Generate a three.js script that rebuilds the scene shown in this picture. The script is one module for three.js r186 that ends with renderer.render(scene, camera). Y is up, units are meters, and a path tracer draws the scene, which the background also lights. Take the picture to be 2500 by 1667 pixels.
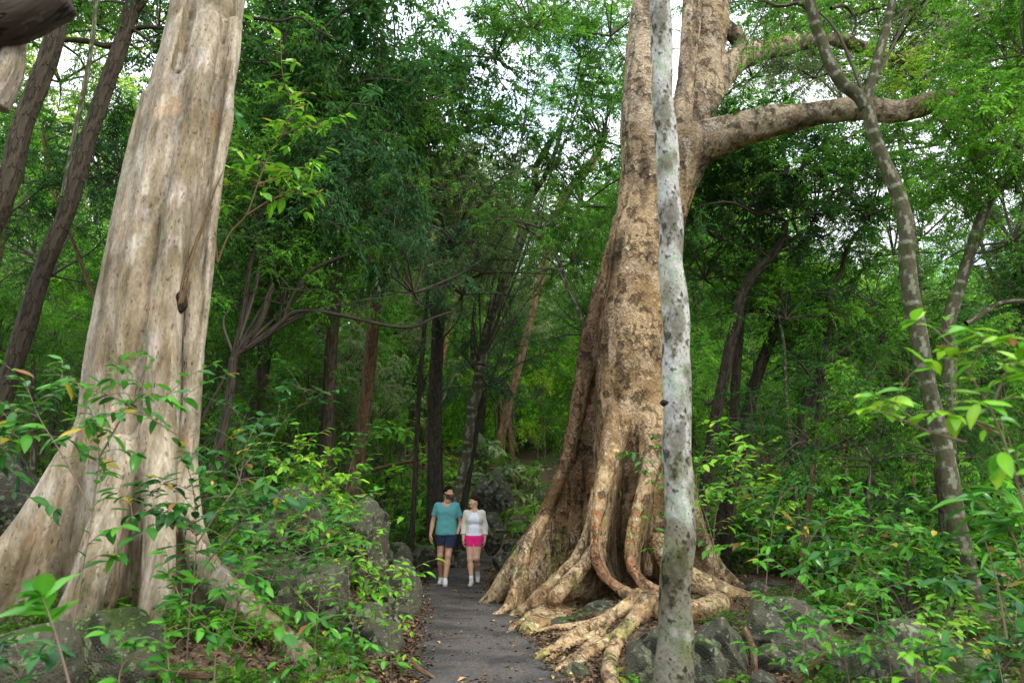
import * as THREE from 'three';
import { ImprovedNoise } from 'three/addons/math/ImprovedNoise.js';
import { mergeGeometries, mergeVertices } from 'three/addons/utils/BufferGeometryUtils.js';

// ---------------------------------------------------------------- camera, sky, sun, exposure
const scene = new THREE.Scene();
const FPX = 1806, PITCH = THREE.MathUtils.degToRad(12.6), EYE = 1.43;          // the photograph is 2500 x 1667
const camera = new THREE.PerspectiveCamera(2 * THREE.MathUtils.radToDeg(Math.atan(833.5 / FPX)), 2500 / 1667, 0.1, 400);
camera.position.set(0, EYE, 0);
camera.rotation.set(PITCH, 0, 0);
camera.focus = 13; camera.userData.fStop = 2.2;
const renderer = new THREE.WebGLRenderer({ antialias: true });
renderer.toneMapping = THREE.LinearToneMapping;
renderer.toneMappingExposure = 1.75;
renderer.shadowMap.enabled = true;
const IN = new ImprovedNoise();
const V = (x, y, z) => new THREE.Vector3(x, y, z);
const { clamp, lerp, smoothstep } = THREE.MathUtils;
const n3 = (x, y, z) => IN.noise(x, y, z);
const fbm = (x, y, z, o = 4) => { let s = 0, a = 0.5; for (let i = 0; i < o; i++, a *= 0.5, x = x * 2.03 + 7.1, y = y * 2.03 + 3.7, z = z * 2.03 + 1.3) s += a * n3(x, y, z); return s; };
function mulberry(a) { return () => { a |= 0; a = a + 0x6D2B79F5 | 0; let t = Math.imul(a ^ a >>> 15, 1 | a); t = t + Math.imul(t ^ t >>> 7, 61 | t) ^ t; return ((t ^ t >>> 14) >>> 0) / 4294967296; }; }

{ // bright broken overcast: white cloud with a few bluish thin places
  const W = 512, Hh = 256, d = new Float32Array(W * Hh * 4);
  for (let j = 0; j < Hh; j++) for (let i = 0; i < W; i++) {
    const up = ((j + 0.5) / Hh - 0.5) * Math.PI, ro = ((i + 0.5) / W - 0.5) * 2 * Math.PI;
    const y = Math.sin(up), x = Math.cos(ro) * Math.cos(up), z = Math.sin(ro) * Math.cos(up);
    const thin = smoothstep(fbm(x * 2.6 + 5, y * 4 + 2, z * 2.6 + 9, 5), 0.02, 0.34);
    const L = 1.45 * (0.75 + 0.4 * Math.max(0, y)), o = (j * W + i) * 4;
    if (y < 0) { d[o] = 0.10; d[o + 1] = 0.11; d[o + 2] = 0.07; } else {
      d[o] = L * lerp(1.0, 0.62, thin); d[o + 1] = L * lerp(1.03, 0.84, thin); d[o + 2] = L * lerp(1.09, 1.12, thin);
    }
    d[o + 3] = 1;
  }
  const t = new THREE.DataTexture(d, W, Hh, THREE.RGBAFormat, THREE.FloatType);
  t.mapping = THREE.EquirectangularReflectionMapping; t.magFilter = THREE.LinearFilter; t.needsUpdate = true;
  scene.background = t; scene.environment = t;
}
const sun = new THREE.DirectionalLight(new THREE.Color(1, 0.92, 0.8), 1.5);
sun.position.set(34, 34, 14); sun.target.position.set(0, 2, -12); sun.castShadow = true; sun.shadow.radius = 24;
sun.shadow.mapSize.set(2048, 2048);
Object.assign(sun.shadow.camera, { left: -40, right: 40, top: 40, bottom: -40, near: 1, far: 160 });
scene.add(sun, sun.target);

// ---------------------------------------------------------------- helpers
const CP = Math.cos(PITCH), SP = Math.sin(PITCH);
// the point that lies D metres ahead of the camera in the direction of pixel (px, py); kk: metres per unit of picture at that place
const kk = (py, D) => D / (CP - (833.5 - py) / FPX * SP);
function at(px, py, D) { const k = kk(py, D), v = (833.5 - py) / FPX; return V((px - 1250) / FPX * k, EYE + (v * CP + SP) * k, -D); }
// terrain
const PATH = [[-25, 1.2], [-6, 0.6], [0, 0.3], [6.6, -0.2], [10.6, -0.57], [14.5, -1.1], [17, -1.15], [19.5, -0.6], [22, 0.9], [25, 3.5]];
function pathX(d) {
  if (d <= PATH[0][0]) return PATH[0][1];
  for (let i = 1; i < PATH.length; i++) if (d < PATH[i][0]) {
    const g = (q) => PATH[clamp(q, 0, PATH.length - 1)], t = (d - g(i - 1)[0]) / (g(i)[0] - g(i - 1)[0]), s = t * t * (3 - 2 * t) * 0.5 + t * 0.5;
    return lerp(g(i - 1)[1], g(i)[1], s);
  }
  return PATH[PATH.length - 1][1] + (d - 25) * 1.1;
}
const pathHalf = (d) => 0.76 - 0.01 * clamp(d - 6, 0, 12) + 0.05 * n3(d * 0.9, 3.1, 0);
function H(x, z) {
  const d = -z, t = x - pathX(d), near = 1 - smoothstep(d, 22, 26);
  const on = near * (1 - smoothstep(Math.abs(t), 0.7, 1.35));
  let h = 0.05 * Math.max(0, d - 15.5) + 0.11 * Math.max(0, d - 24); const front = smoothstep(d, 4.4, 6.7);
  const side = t < 0 ? smoothstep(-t, 0.7, 2.6) * 0.5 * (1 - 0.5 * smoothstep(d, 9, 16)) : smoothstep(t, 0.7, 2.4) * 0.3;
  h += side * (t < 0 ? front : smoothstep(d, 6.6, 9.4)) + (1 - on) * (0.14 * n3(x * 0.5, 7.7, z * 0.5) + 0.05 * n3(x * 1.7, 2.7, z * 1.7));
  return h;
}
// where the ray through (px, py) meets the terrain, lifted by `lift`
function gat(px, py, lift = 0) {
  let lo = 1, hi = 90;
  for (let i = 0; i < 40; i++) { const m = (lo + hi) / 2, p = at(px, py, m); if (p.y > H(p.x, p.z) + lift) lo = m; else hi = m; }
  return at(px, py, (lo + hi) / 2);
}
const taken = {};
function numbered(n) { const k = taken[n] = (taken[n] ?? -1) + 1; return k ? n + '_' + String(k).padStart(3, '0') : n; }
function tag(o, label, category, group, kind) { if (label) o.userData.label = label; if (category) o.userData.category = category; if (group) o.userData.group = group; if (kind) o.userData.kind = kind; return o; }
function thing(name, label, category, pos, group) { const g = new THREE.Group(); g.name = numbered(name); g.position.copy(pos); scene.add(g); return tag(g, label, category, group); }
function part(parent, name, geo, mat, label) { const m = new THREE.Mesh(geo, mat); m.name = name; m.castShadow = m.receiveShadow = true; parent.add(m); if (label) m.userData.label = label; return m; }
// a part whose geometry was made in the scene's axes
function wpart(parent, name, geo, mat, label) { geo.translate(-parent.position.x, -parent.position.y, -parent.position.z); return part(parent, name, geo, mat, label); }

// ---------------------------------------------------------------- textures
const HT = new Uint8Array(512); { const r = mulberry(5), p = [...Array(256).keys()]; for (let i = 255; i > 0; i--) { const j = Math.floor(r() * (i + 1)); [p[i], p[j]] = [p[j], p[i]]; } for (let i = 0; i < 512; i++) HT[i] = p[i & 255]; }
// periodic value noise, -1..1
function pn(x, y, px, py, s = 0) {
  const xi = Math.floor(x), yi = Math.floor(y), fx = x - xi, fy = y - yi, u = fx * fx * (3 - 2 * fx), v = fy * fy * (3 - 2 * fy);
  const X0 = ((xi % px) + px) % px, X1 = (X0 + 1) % px, Y0 = ((yi % py) + py) % py, Y1 = (Y0 + 1) % py;
  const h = (a, b) => HT[(HT[(a + s * 17) & 255] + b + s * 31) & 255] / 127.5 - 1;
  return lerp(lerp(h(X0, Y0), h(X1, Y0), u), lerp(h(X0, Y1), h(X1, Y1), u), v);
}
function pf(u, v, fu, fv, o, s = 0) { let r = 0, a = 0.55; for (let i = 0; i < o; i++, a *= 0.5, fu *= 2, fv *= 2) r += a * pn(u * fu, v * fv, fu, fv, s + i); return r; }
// fn(u, v) -> [r, g, b, height], linear colour 0..1
function maps(N, fn) {
  const c = new Uint8Array(N * N * 4), b = new Uint8Array(N * N * 4), enc = (x) => 255 * (x <= 0.0031308 ? 12.92 * x : 1.055 * Math.pow(x, 1 / 2.4) - 0.055);
  for (let j = 0; j < N; j++) for (let i = 0; i < N; i++) {
    const q = fn((i + 0.5) / N, (j + 0.5) / N), o = (j * N + i) * 4;
    for (let k = 0; k < 3; k++) c[o + k] = clamp(enc(clamp(q[k], 0, 1)), 0, 255);
    b[o] = b[o + 1] = b[o + 2] = clamp(q[3], 0, 1) * 255; c[o + 3] = b[o + 3] = 255;
  }
  const mk = (d, srgb) => { const t = new THREE.DataTexture(d, N, N, THREE.RGBAFormat, THREE.UnsignedByteType); t.wrapS = t.wrapT = THREE.RepeatWrapping; t.magFilter = THREE.LinearFilter; t.minFilter = THREE.LinearMipmapLinearFilter; if (srgb) t.colorSpace = THREE.SRGBColorSpace; t.needsUpdate = true; return t; };
  return { map: mk(c, true), bumpMap: mk(b, false) };
}
const mix3 = (a, b, t) => [lerp(a[0], b[0], t), lerp(a[1], b[1], t), lerp(a[2], b[2], t)];
const ss = (x, a, b) => smoothstep(x, a, b);
function solid(tx, bump, o = {}) { return new THREE.MeshPhysicalMaterial({ ...tx, bumpScale: bump, roughness: 0.88, specularIntensity: 0.35, vertexColors: true, ...o }); }

const TX = {
  pale: maps(1024, (u, v) => { // fibrous pale grey bark; a tile is 1.6 m
    const w = u + 0.01 * pf(u, v, 4, 6, 3, 3), w2 = u + 0.02 * pf(u, v, 9, 9, 3, 83);
    const fib = pf(w, v, 40, 5, 4, 1), streak = pf(w, v, 13, 2, 4, 55), patch = pf(u, v, 3, 2, 4, 8), pink = pf(u, v, 5, 4, 4, 19), blot = pf(w2, v, 18, 5, 4, 22), chip = ss(pf(w2, v, 80, 24, 2, 31), 0.36, 0.62), fine = pf(u, v, 120, 50, 2, 40);
    let c = mix3([0.43, 0.365, 0.275], [0.27, 0.22, 0.15], ss(patch + 0.3 * blot, -0.2, 0.4));
    c = mix3(c, [0.43, 0.35, 0.30], ss(pink, 0.08, 0.35) * 0.7); c = mix3(c, [0.54, 0.49, 0.41], ss(blot, 0.05, 0.45) * 0.6);
    c = mix3(c, [0.17, 0.14, 0.08], ss(streak, 0.06, 0.36) * 0.62);
    c = mix3(c, [0.20, 0.165, 0.10], ss(pf(w, v, 28, 3, 4, 12), 0.14, 0.45) * 0.55);
    const k = (1 + 0.4 * fib + 0.3 * fine) * (1 - 0.45 * chip);
    return [c[0] * k, c[1] * k, c[2] * k, 0.55 + 0.35 * fib + 0.12 * blot - 0.3 * chip + 0.12 * fine - 0.2 * ss(streak, 0.06, 0.36)];
  }),
  fig: maps(1024, (u, v) => { // tan pitted bark; a tile is 1.6 m
    const uw = u + 0.02 * pf(u, v, 10, 10, 3, 70), vw = v + 0.02 * pf(u, v, 10, 10, 3, 73);
    const lump = pf(u, v, 9, 7, 4, 2), pit = pf(uw, vw, 26, 18, 4, 9), patch = pf(u, v, 3, 3, 5, 25), net = Math.abs(pf(uw, vw, 18, 13, 3, 33)), fine = pf(u, v, 70, 60, 3, 4), gate = ss(pf(u, v, 5, 4, 4, 91), -0.2, 0.25), streak = pf(uw, v, 12, 2, 4, 44);
    let c = mix3([0.46, 0.335, 0.19], [0.25, 0.165, 0.092], ss(patch + 0.5 * lump, -0.2, 0.38));
    c = mix3(c, [0.54, 0.43, 0.285], ss(lump + 0.3 * fine, 0.1, 0.45) * 0.6);
    const dark = ss(pit, 0.1, 0.3) * gate, n = (1 - ss(net, 0, 0.07)) * gate, st = ss(streak, 0.12, 0.4);
    const k = (1 + 0.55 * fine) * (1 - 0.62 * dark) * (1 - 0.45 * n) * (1 - 0.45 * st);
    return [c[0] * k, c[1] * k, c[2] * k, 0.6 + 0.3 * lump - 0.45 * dark - 0.25 * n + 0.22 * fine];
  }),
  white: maps(1024, (u, v) => { // grey-white lichen crust with soot and moss patches; a tile is 1 m
    const wu = u + 0.05 * pf(u, v, 10, 10, 4, 90), wv = v + 0.05 * pf(u, v, 10, 10, 4, 95);
    const m = pf(wu, wv, 5, 4, 5, 7), s = pf(wu, wv, 7, 6, 5, 27), sp = pf(u, v, 46, 40, 3, 3), fine = pf(u, v, 90, 80, 2, 12), soft = pf(wu, wv, 4, 3, 5, 48), mid = pf(u, v, 22, 20, 4, 58);
    let c = mix3([0.66, 0.655, 0.62], [0.27, 0.26, 0.21], ss(soft + 0.5 * mid, -0.12, 0.42));
    c = mix3(c, [0.47, 0.57, 0.42], ss(pf(wu, wv, 4, 5, 4, 71), 0.18, 0.36) * 0.7);
    const moss = ss(m + 0.7 * mid + 0.3 * fine, 0.28, 0.75), soot = ss(s + 0.9 * mid + 0.3 * fine, 0.46, 0.9), dots = ss(sp + 0.4 * mid, 0.34, 0.6) * 0.75;
    c = mix3(c, [0.11, 0.115, 0.03], moss * 0.85); c = mix3(c, [0.04, 0.04, 0.036], soot * 0.9); c = mix3(c, [0.10, 0.10, 0.08], dots);
    const k = 1 + 0.3 * fine + 0.3 * mid; return [c[0] * k, c[1] * k, c[2] * k, 0.5 + 0.2 * soft + 0.25 * moss + 0.2 * mid - 0.1 * soot];
  }),
  dark: maps(512, (u, v) => { // dark brown furrowed bark; a tile is 0.8 m
    const f = pf(u, v, 16, 4, 4, 1), cr = 1 - ss(Math.abs(pf(u, v, 10, 3, 3, 12)), 0, 0.12), moss = ss(pf(u, v, 4, 3, 4, 21), 0.1, 0.4), sp = ss(pf(u, v, 26, 24, 2, 30), 0.3, 0.5);
    let c = mix3([0.105, 0.086, 0.062], [0.065, 0.075, 0.033], moss * 0.75); c = mix3(c, [0.24, 0.22, 0.18], sp * 0.5);
    const k = (1 + 0.4 * f) * (1 - 0.6 * cr); return [c[0] * k, c[1] * k, c[2] * k, 0.6 + 0.3 * f - 0.4 * cr];
  }),
  lichen: maps(512, (u, v) => { // brown-grey bark blotched with pale lichen; a tile is 0.8 m
    const l = ss(pf(u, v, 9, 12, 5, 6), -0.05, 0.42), f = pf(u, v, 30, 16, 3, 1), moss = ss(pf(u, v, 4, 3, 4, 33), 0.12, 0.3), g = pf(u, v, 60, 60, 2, 9);
    let c = mix3([0.115, 0.10, 0.07], [0.34, 0.335, 0.27], l * 0.8); c = mix3(c, [0.075, 0.09, 0.028], moss * 0.8); const k = 1 + 0.35 * f + 0.2 * g;
    return [c[0] * k, c[1] * k, c[2] * k, 0.45 + 0.25 * f + 0.2 * l];
  }),
  rock: maps(1024, (u, v) => { // grey stone with lichen flecks; a tile is 1.2 m
    const b = pf(u, v, 4, 4, 6, 5), l = ss(pf(u, v, 16, 16, 5, 11) + 0.35 * pf(u, v, 3, 3, 2, 40), 0.3, 0.42), l2 = ss(pf(u, v, 40, 40, 3, 51), 0.36, 0.44), d = ss(pf(u, v, 6, 6, 5, 17), 0.1, 0.4), fine = pf(u, v, 120, 120, 2, 23);
    let c = mix3([0.115, 0.108, 0.086], [0.04, 0.042, 0.031], d); c = mix3(c, [0.30, 0.34, 0.22], l * 0.75); c = mix3(c, [0.30, 0.32, 0.25], l2 * 0.6);
    const k = 1 + 0.35 * b + 0.22 * fine; return [c[0] * k, c[1] * k, c[2] * k, 0.5 + 0.4 * b + 0.1 * fine + 0.06 * l];
  }),
  asphalt: maps(512, (u, v) => { // worn dark gravel path
    const g = pf(u, v, 128, 128, 2, 4), big = pf(u, v, 5, 5, 5, 9), st = ss(pf(u, v, 90, 90, 2, 20), 0.35, 0.5), lt = ss(pf(u, v, 30, 30, 3, 44), 0.34, 0.45);
    let c = mix3([0.06, 0.056, 0.052], [0.095, 0.086, 0.077], ss(big, -0.2, 0.4)); c = mix3(c, [0.24, 0.215, 0.19], st * 0.6); c = mix3(c, [0.13, 0.08, 0.05], lt * 0.55); c = mix3(c, [0.035, 0.033, 0.03], ss(pf(u, v, 4, 4, 4, 66), 0.12, 0.4) * 0.6);
    const k = 1 + 0.6 * g; return [c[0] * k, c[1] * k, c[2] * k, 0.5 + 0.3 * g + 0.2 * big];
  }),
  soil: maps(512, (u, v) => { // dark forest floor
    const g = pf(u, v, 60, 60, 3, 4), b = pf(u, v, 5, 5, 5, 9), lf = ss(pf(u, v, 34, 34, 3, 14), 0.15, 0.3), lf2 = ss(pf(u, v, 26, 30, 3, 64), 0.22, 0.3);
    let c = mix3([0.045, 0.034, 0.024], [0.085, 0.06, 0.04], ss(b, -0.2, 0.4)); c = mix3(c, [0.15, 0.095, 0.05], lf * 0.7); c = mix3(c, [0.20, 0.14, 0.08], lf2 * 0.6);
    const k = 1 + 0.5 * g; return [c[0] * k, c[1] * k, c[2] * k, 0.5 + 0.3 * g + 0.25 * lf];
  }),
};
const M = {
  pale: solid(TX.pale, 0.022, { color: new THREE.Color(0.86, 0.86, 0.85) }), fig: solid(TX.fig, 0.04, { color: new THREE.Color(0.92, 0.89, 0.86) }), white: solid(TX.white, 0.02, { color: new THREE.Color(0.62, 0.62, 0.59) }), dark: solid(TX.dark, 0.025, { color: new THREE.Color(0.52, 0.5, 0.46) }), lichen: solid(TX.lichen, 0.015, { color: new THREE.Color(0.6, 0.63, 0.52) }),
  rock: solid(TX.rock, 0.06, { color: new THREE.Color(0.64, 0.65, 0.58) }), asphalt: solid(TX.asphalt, 0.012, { roughness: 0.92, vertexColors: false }), soil: solid(TX.soil, 0.03, { roughness: 0.95, vertexColors: false }),
};
M.brown = solid(TX.dark, 0.02, { color: new THREE.Color(1.5, 1.15, 0.85) }); M.black = solid(TX.dark, 0.02, { color: new THREE.Color(0.5, 0.48, 0.48) });
M.twig = new THREE.MeshStandardMaterial({ color: new THREE.Color(0.17, 0.12, 0.075), roughness: 0.85 });
M.darkTwig = new THREE.MeshStandardMaterial({ color: new THREE.Color(0.07, 0.055, 0.04), roughness: 0.85 });
// leaves: colour per leaf in the vertex colours; light passes through, the upper skin shines
function leafMat(r, g, b, o = {}) { return new THREE.MeshPhysicalMaterial({ color: new THREE.Color(r, g, b), vertexColors: true, roughness: 1, specularIntensity: 0, transmission: 0.54, thickness: 0, clearcoat: 0.3, clearcoatRoughness: 0.3, side: THREE.DoubleSide, ...o }); }
const LM = {
  deep: leafMat(0.042, 0.13, 0.03), blue: leafMat(0.045, 0.13, 0.05), mid: leafMat(0.095, 0.27, 0.035), vivid: leafMat(0.15, 0.41, 0.04),
  lime: leafMat(0.32, 0.55, 0.05), olive: leafMat(0.12, 0.21, 0.05), pale: leafMat(0.23, 0.34, 0.15),
};
// ---------------------------------------------------------------- geometry helpers
function geom(pos, idx, nor, uv, col) {
  const g = new THREE.BufferGeometry(); g.setAttribute('position', new THREE.Float32BufferAttribute(pos, 3)); if (idx) g.setIndex(idx);
  if (uv) g.setAttribute('uv', new THREE.Float32BufferAttribute(uv, 2)); if (col) g.setAttribute('color', new THREE.Float32BufferAttribute(col, 3));
  if (nor) g.setAttribute('normal', new THREE.Float32BufferAttribute(nor, 3)); else g.computeVertexNormals(); return g;
}
// a tapering, bumpy limb along points [{p, r}]; tile: metres per texture repeat; tint(p, t, th) -> [r, g, b]
function limb(pts, { seg = 10, row = 0.12, bump = 0.06, freq = 2.2, tile = 0.8, tint, lobes = 0, seed = 0, blunt = false } = {}) {
  const curve = new THREE.CatmullRomCurve3(pts.map((q) => q.p), false, 'centripetal'), L = curve.getLength(), n = clamp(Math.ceil(L / row), 4, 260), m = pts.length - 1;
  const pos = [], uv = [], col = [], idx = [], nu = Math.max(1, Math.round(2 * Math.PI * pts[0].r / tile));
  let N = null; const pt = V(), tg = V(); let run = 0, last = null;
  for (let j = 0; j <= n; j++) {
    const t = j / n; curve.getPoint(t, pt); curve.getTangent(t, tg);
    if (last) run += last.distanceTo(pt); last = pt.clone();
    if (!N) N = Math.abs(tg.z) < 0.9 ? V(0, 0, 1) : V(1, 0, 0);
    N.addScaledVector(tg, -N.dot(tg)).normalize(); const B = V().crossVectors(tg, N), a = Math.min(m - 1, Math.floor(t * m)), f = t * m - a; let r = lerp(pts[a].r, pts[a + 1].r, f);
    if (j === n && !blunt) r *= 0.3;
    for (let i = 0; i <= seg; i++) {
      const th = -Math.PI / 2 + i / seg * 2 * Math.PI, c = Math.cos(th), s = Math.sin(th), dx = N.x * c + B.x * s, dy = N.y * c + B.y * s, dz = N.z * c + B.z * s;
      const k = r * (1 + bump * 1.6 * n3((pt.x + dx * r * 2) * freq + seed, (pt.y + dy * r) * freq * 0.7, (pt.z + dz * r * 2) * freq) + bump * n3(dx * 2 + pt.x * 5 + seed, pt.y * 4, dz * 2 + pt.z * 5) + lobes * Math.sin(th * 5 + pt.y * 0.6));
      pos.push(pt.x + dx * k, pt.y + dy * k, pt.z + dz * k); uv.push(i / seg * nu, run / tile);
      const q = tint ? tint(pt.x + dx * k, pt.y + dy * k, pt.z + dz * k, dx, dy, dz) : (() => { const w = 1 + 0.35 * n3(pt.x * 1.5 + dx + seed, pt.y * 1.2, pt.z * 1.5 + dz); return [w, w, w]; })();
      col.push(q[0], q[1], q[2]);
      if (j && i) { const A = (j - 1) * (seg + 1) + i - 1, C = A + seg + 1; idx.push(A, A + 1, C, A + 1, C + 1, C); }
    }
  }
  const g = geom(pos, idx, null, uv, col), nr = g.attributes.normal; // close the seam in the shading
  for (let j = 0; j <= n; j++) { const a = j * (seg + 1), b = a + seg, x = nr.getX(a) + nr.getX(b), y = nr.getY(a) + nr.getY(b), z = nr.getZ(a) + nr.getZ(b), l = Math.hypot(x, y, z) || 1; nr.setXYZ(a, x / l, y / l, z / l); nr.setXYZ(b, x / l, y / l, z / l); }
  return g;
}
// thin plain tube without textures (twigs, stems)
function twigGeo(ps, r0, r1, seg = 5) {
  const pos = [], idx = [], n = ps.length - 1; const tg = V(), N = V(0.3, 0.2, 1).normalize();
  for (let j = 0; j <= n; j++) {
    tg.subVectors(ps[Math.min(n, j + 1)], ps[Math.max(0, j - 1)]).normalize(); N.addScaledVector(tg, -N.dot(tg)).normalize(); const B = V().crossVectors(tg, N), r = lerp(r0, r1, j / n);
    for (let i = 0; i < seg; i++) { const a = i / seg * 2 * Math.PI, c = Math.cos(a) * r, s = Math.sin(a) * r; pos.push(ps[j].x + N.x * c + B.x * s, ps[j].y + N.y * c + B.y * s, ps[j].z + N.z * c + B.z * s); if (j) { const A = (j - 1) * seg + i, A2 = (j - 1) * seg + (i + 1) % seg; idx.push(A, A2, A + seg, A2, A2 + seg, A + seg); } }
  }
  return geom(pos, idx);
}
const spline = (ps, n) => new THREE.CatmullRomCurve3(ps, false, 'centripetal').getPoints(n);
// uv by the plane each face looks along (metres / tile); vertices are split where planes meet
function boxUV(g, tile) {
  const P = g.attributes.position.array, N = g.attributes.normal.array, C = g.attributes.color?.array, I = g.index.array, pos = [], nor = [], uv = [], col = [], idx = [], map = new Map();
  for (let f = 0; f < I.length; f += 3) {
    let x = 0, y = 0, z = 0; for (let k = 0; k < 3; k++) { const v = I[f + k] * 3; x += N[v]; y += N[v + 1]; z += N[v + 2]; }
    x = Math.abs(x); y = Math.abs(y) * 0.75; z = Math.abs(z); const ax = x >= y && x >= z ? 0 : y >= z ? 1 : 2;
    for (let k = 0; k < 3; k++) {
      const v = I[f + k], key = v * 3 + ax; let q = map.get(key);
      if (q === undefined) { q = pos.length / 3; map.set(key, q); const a = P[v * 3], b = P[v * 3 + 1], c = P[v * 3 + 2]; pos.push(a, b, c); nor.push(N[v * 3], N[v * 3 + 1], N[v * 3 + 2]); if (C) col.push(C[v * 3], C[v * 3 + 1], C[v * 3 + 2]); uv.push((ax === 0 ? c + 0.37 : ax === 1 ? a + 0.11 : a) / tile, (ax === 1 ? c : b) / tile); }
      idx.push(q);
    }
  }
  return geom(pos, idx, nor, uv, C ? col : null);
}
// ---- solids from distance fields, meshed with surface nets
const smin = (a, b, k) => { const h = Math.max(k - Math.abs(a - b), 0) / k; return Math.min(a, b) - h * h * k * 0.25; };
function cap(a, b, ra, rb, k = 0.06) { // tapered capsule
  const dx = b.x - a.x, dy = b.y - a.y, dz = b.z - a.z, L = dx * dx + dy * dy + dz * dz || 1e-9, cx = (a.x + b.x) / 2, cy = (a.y + b.y) / 2, cz = (a.z + b.z) / 2, R = Math.sqrt(L) / 2 + Math.max(ra, rb);
  return { k, cx, cy, cz, R, f: (x, y, z) => { const px = x - a.x, py = y - a.y, pz = z - a.z, t = clamp((px * dx + py * dy + pz * dz) / L, 0, 1), ex = px - dx * t, ey = py - dy * t, ez = pz - dz * t; return Math.sqrt(ex * ex + ey * ey + ez * ez) - lerp(ra, rb, t); } };
}
function ell(c, rx, ry, rz, k = 0.03) { const m = Math.min(rx, ry, rz); return { k, cx: c.x, cy: c.y, cz: c.z, R: Math.max(rx, ry, rz), f: (x, y, z) => { const a = (x - c.x) / rx, b = (y - c.y) / ry, d = (z - c.z) / rz, q = Math.sqrt(a * a + b * b + d * d), a2 = a / rx, b2 = b / ry, d2 = d / rz, g = Math.sqrt(a2 * a2 + b2 * b2 + d2 * d2); return g < 1e-6 ? -m : q * (q - 1) / g; } }; }
function tri(a, b, c, r, k = 0.08) { // plank: a triangle with thickness
  const ba = V().subVectors(b, a), cb = V().subVectors(c, b), ac = V().subVectors(a, c), nn = V().crossVectors(ba, ac), m = V().add(a).add(b).add(c).multiplyScalar(1 / 3);
  const q = [V().crossVectors(ba, nn), V().crossVectors(cb, nn), V().crossVectors(ac, nn)], e = [ba, cb, ac], o = [a, b, c], el = e.map((w) => w.lengthSq()), nl = nn.lengthSq(), R = Math.max(m.distanceTo(a), m.distanceTo(b), m.distanceTo(c)) + r;
  return { k, cx: m.x, cy: m.y, cz: m.z, R, f: (x, y, z) => {
    let s = 0, best = 1e9;
    for (let i = 0; i < 3; i++) { const px = x - o[i].x, py = y - o[i].y, pz = z - o[i].z; s += Math.sign(q[i].x * px + q[i].y * py + q[i].z * pz); const t = clamp((e[i].x * px + e[i].y * py + e[i].z * pz) / el[i], 0, 1), ex = e[i].x * t - px, ey = e[i].y * t - py, ez = e[i].z * t - pz; best = Math.min(best, ex * ex + ey * ey + ez * ez); }
    if (s >= 2) { const d = nn.x * (x - a.x) + nn.y * (y - a.y) + nn.z * (z - a.z); best = d * d / nl; }
    return Math.sqrt(best) - r;
  } };
}
// several solids met without softening, to act as one (a root, a plank)
function poly(segs, k) {
  const lo = V(1e9, 1e9, 1e9), hi = V(-1e9, -1e9, -1e9); for (const p of segs) { lo.min(V(p.cx - p.R, p.cy - p.R, p.cz - p.R)); hi.max(V(p.cx + p.R, p.cy + p.R, p.cz + p.R)); }
  const c = lo.clone().add(hi).multiplyScalar(0.5), R = Math.max(...segs.map((p) => Math.hypot(p.cx - c.x, p.cy - c.y, p.cz - c.z) + p.R));
  return { k, cx: c.x, cy: c.y, cz: c.z, R, segs, f: (x, y, z) => { let d = 1e3; for (const p of segs) { const q = x - p.cx, r = y - p.cy, s = z - p.cz; if (Math.sqrt(q * q + r * r + s * s) - p.R < d) { const e = p.f(x, y, z); if (e < d) d = e; } } return d; } };
}
const slim = (p, x, y, z, rad) => { if (!p.segs || p.segs.length < 3) return p; const ds = p.segs.map((s) => Math.hypot(x - s.cx, y - s.cy, z - s.cz)), up = Math.min(...p.segs.map((s, i) => ds[i] + s.R)), keep = p.segs.filter((s, i) => ds[i] - s.R <= up + rad); return keep.length === p.segs.length ? p : poly(keep, p.k); };
const field = (prims) => (x, y, z) => { let d = 1e3; for (const p of prims) { const a = x - p.cx, b = y - p.cy, c = z - p.cz, far = Math.sqrt(a * a + b * b + c * c) - p.R; if (far > d + p.k) continue; d = d > 999 ? p.f(x, y, z) : smin(d, p.f(x, y, z), p.k); } return d; };
function bounds(prims, pad) { const lo = V(1e9, 1e9, 1e9), hi = V(-1e9, -1e9, -1e9); for (const p of prims) { lo.min(V(p.cx - p.R, p.cy - p.R, p.cz - p.R)); hi.max(V(p.cx + p.R, p.cy + p.R, p.cz + p.R)); } return [lo.subScalar(pad), hi.addScalar(pad)]; }
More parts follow.
